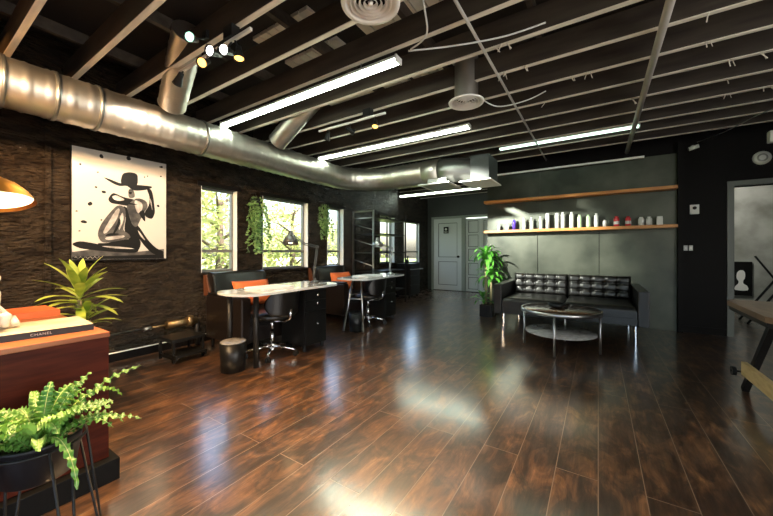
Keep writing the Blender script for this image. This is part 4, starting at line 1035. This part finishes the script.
# ------------------------------------------------------------------ work table at the right edge
wt = thing('work_table', 'brown plank work table on black trestle legs at right edge', 'table', (1.36, 3.1, 0))
pts = [(-.56, -.36), (-.52, -.45), (.55, -.45), (.55, .48), (-.50, .48), (-.535, .40)]
MB().prism(pts, .715, .75).build('tabletop', M['plank_wood'], wt)
MB().prism([(x * .985, y * .985) for x, y in pts], .685, .7145).build('apron', M['black_metal'], wt)
for x in (-.37, .40):
    MB().box(-.022, .022, -.022, .022, 0, .95, T(x, .67, 0.0) @ Matrix.Rotation(math.atan2(.64, .70), 4, 'X') ).build('leg', M['black_metal'], wt) if False else None
    for ya, yb in ((.67, .11), (-.55, -.02)):
        A_ = Vector((x, ya, .012)); B_ = Vector((x, yb, .69)); d_ = B_ - A_
        Mx = align(A_, d_); MB().box(-.02, .02, -.02, .02, 0, d_.length, Mx).build('leg', M['black_metal'], wt)
    bmx = MB().box(x - .055, x - .021, -.46, .545, .165, .265, bev=.004).build('stretcher', M['pale_wood'], wt)
mb = MB(); mb.tube([(-.40, .60, .17), (-.47, .60, .17)], .008, 8); mb.tube([(-.44, .60, .17), (-.465, .60, .17)], .035, 18); mb.build('hand_wheel', M['black_metal'], wt)
MB().tube([(-.36, .0, .45), (.4, .0, .45)], .014, 10).build('crossbar', M['black_metal'], wt)
MB().tube([(-.45, .35, .685), (-.37, .16, .60)], .011, 8).build('bracket', M['black_metal'], wt)
# the room beyond the doorway
t = thing('framed_print', 'narrow black framed print of white bust beyond the doorway', 'framed print', (2.19, 8.549, .32))
MB().box(-.14, .14, -.03, 0, 0, .62).build('frame', M['print_black'], t)
mb = MB(); q = smooth_poly([(-.075, .0), (-.08, .06), (-.045, .11), (-.035, .16), (-.06, .22), (-.055, .31), (-.02, .36), (.03, .355), (.05, .30), (.045, .22), (.025, .17), (.03, .12), (.075, .08), (.08, .0)])
mb.prism([(x, z + .10) for x, z in q], .0305, .032, Matrix(((1, 0, 0, 0), (0, 0, -1, 0), (0, 1, 0, 0), (0, 0, 0, 1))))
mb.build('bust', M['lettering'], t)
es = thing('folding_stand', 'black folding stand with crossed poles beyond the doorway', 'stand', (2.35, 7.5, 0))
for y in (-.18, .18):
    MB().tube([(-.40, y, 0), (.22, y, 1.05)], .016, 10).tube([(.40, y, 0), (-.22, y, 1.05)] if y > 0 else [(.40, y + .03, 0), (.1, y + .03, .5)], .014, 10).build('leg', M['black_metal'], es)
MB().tube([(.22, -.2, 1.05), (.22, .2, 1.05)], .016, 10).build('crossbar', M['black_metal'], es)
t = thing('spotlight', 'added unseen ceiling spotlight in the room beyond the doorway', 'spotlight', (1.15, 7.3, 2.63))  # added out of sight to brighten the wall beyond the doorway
MB().cyl(0, 0, 0, .03, .05, 18).build('canopy', M['black_metal'], t)
pS, aS = spot_head(t, 0, (.95, 1.2, -.85), M['bulb_soft'])
spotlight('spot_lamp', Vector(t.location) + pS + aS * .06, aS, (1, .97, .88), 12, 1.3)
fluoro('added unseen fluorescent fixture in the room beyond the doorway', -.6, 1.2, 7.6, 2.52, group='long fluorescent fixtures')  # hidden fixture, added so the far room gets light

# ------------------------------------------------------------------ outside
struct(MB().box(-60, -4.56, -30, 60, -.35, -.25).build('lawn', M['lawn']))
def tree(label, x, y, h, r, seed, m, n=2600):
    t = thing('tree', label, 'tree', (x, y, -.25), 0, 'trees outside the windows'); rnd = random.Random(seed)
    tr = MB(); tr.tube([(0, 0, 0), (.05, .02, h * .4), (0, .05, h * .8)], [.13, .10, .04], 10)
    for k in range(7):
        a = k * 2.4; z = h * (.22 + .09 * k); tr.tube([(0, .02, z), (r * .45 * math.cos(a), r * .45 * math.sin(a), z + .35), (r * .8 * math.cos(a), r * .8 * math.sin(a), z + .5)], [.05, .03, .012], 6)
    tr.build('trunk', M['bark'], t)
    mb = MB(); cl = []
    for k in range(34):
        a = rnd.uniform(0, 2 * PI); zz = rnd.uniform(.08, .95); rr_ = r * (math.sin(PI * min(1, .18 + .8 * zz)) ** .6) * math.sqrt(rnd.uniform(.15, 1)); cl.append((rr_ * math.cos(a), rr_ * math.sin(a), h * zz))
    for k in range(n):
        c = cl[k % len(cl)]; p = [c[i] + rnd.gauss(0, .30 if i < 2 else .24) for i in range(3)]
        mb.leaf(p, (rnd.uniform(-1, 1), rnd.uniform(-1, 1), rnd.uniform(-1, .5)), (rnd.uniform(-1, 1), rnd.uniform(-1, 1), 1), rnd.uniform(.11, .2), rnd.uniform(.03, .06))
    mb.build('foliage', M[m], t, norm=False)
tree('yellow-green tree filling the first window by the portrait', -8.4, 4.8, 3.4, 1.2, 31, 'tree_leaf', 2800)
tree('pale leafy tree behind the one at the first window', -12.5, 6.2, 3.7, 1.5, 32, 'tree_leaf', 1900)
tree('yellow-green tree in the middle window', -9.4, 8.1, 3.5, 1.15, 33, 'tree_leaf', 2600)
tree('greener tree far behind the middle window', -13.6, 10.3, 3.8, 1.5, 34, 'tree_leaf_dark', 1700)
tree('leafy tree seen through the third window', -9.3, 11.4, 3.2, 1.3, 35, 'tree_leaf', 1900)
tag(MB().box(-16.2, -16.0, 5.5, 20, -.25, .75).build('garden_wall', M['garden_white']), 'low white garden wall beyond the lawn through middle window', 'wall')

# ------------------------------------------------------------------ sky, sun, camera
w = bpy.data.worlds.new('sky'); scn.world = w; w.use_nodes = True
N = w.node_tree.nodes; LK = w.node_tree.links; bg = N['Background']
sky = N.new('ShaderNodeTexSky'); sky.sky_type = 'NISHITA'; sky.sun_disc = False; sky.sun_elevation = math.radians(39); sky.sun_rotation = math.radians(81); sky.dust_density = 4; sky.air_density = 1.2; sky.ozone_density = 1
LK.new(sky.outputs[0], bg.inputs[0]); bg.inputs[1].default_value = .115
sun = bpy.data.lights.new('sun', 'SUN'); sun.energy = 1.6; sun.angle = .01; sun.color = (1, .95, .85)
so = bpy.data.objects.new('sun', sun); C.objects.link(so); so.rotation_euler = Vector((-.75, -.12, -.62)).to_track_quat('-Z', 'Y').to_euler()

wb = MB()
for y in (-.9, .3, 1.5): wb.box(RX - .05, RX, y, y + .06, .4, 2.4)
wb.box(RX - .05, RX, -.9, 1.56, .34, .4).box(RX - .05, RX, -.9, 1.56, 2.4, 2.46)
wb = struct(wb.build('window_7', M['white_paint']))  # window added out of view on the right wall for fill
struct(MB().box(RX - .02, RX - .012, -.84, 1.5, .4, 2.4).build('fill_glow_panel', emis('fill_glow', (1, .97, .92), 1.1), wb))  # glowing panel added as fill light from the right
# daylight stand-in: area lamp added unseen behind the camera as fill
al = bpy.data.lights.new('rear_fill', 'AREA'); al.shape = 'RECTANGLE'; al.size = 4.6; al.size_y = 2.0; al.energy = 80; al.color = (1, .96, .9)
ao = bpy.data.objects.new('rear_fill', al); C.objects.link(ao); ao.location = (.1, RY - .16, 1.5); ao.rotation_euler = (PI / 2 + .35, 0, PI)
cam = bpy.data.cameras.new('camera'); cam.sensor_width = 36; cam.sensor_fit = 'HORIZONTAL'; cam.lens = 326 / 773 * 36; cam.shift_y = -6.2 / 773; cam.clip_start = .02
co = bpy.data.objects.new('camera', cam); C.objects.link(co); co.location = (0, 0, 1.12); co.rotation_euler = (PI / 2, 0, math.radians(33))
scn.camera = co
vs = scn.view_settings; vs.view_transform = 'Standard'; vs.look = 'None'; vs.gamma = 1; vs.exposure = 3.15; vs.use_curve_mapping = False
scn.cycles.use_denoising = True
scn.cycles.max_bounces = 8; scn.cycles.sample_clamp_indirect = 6
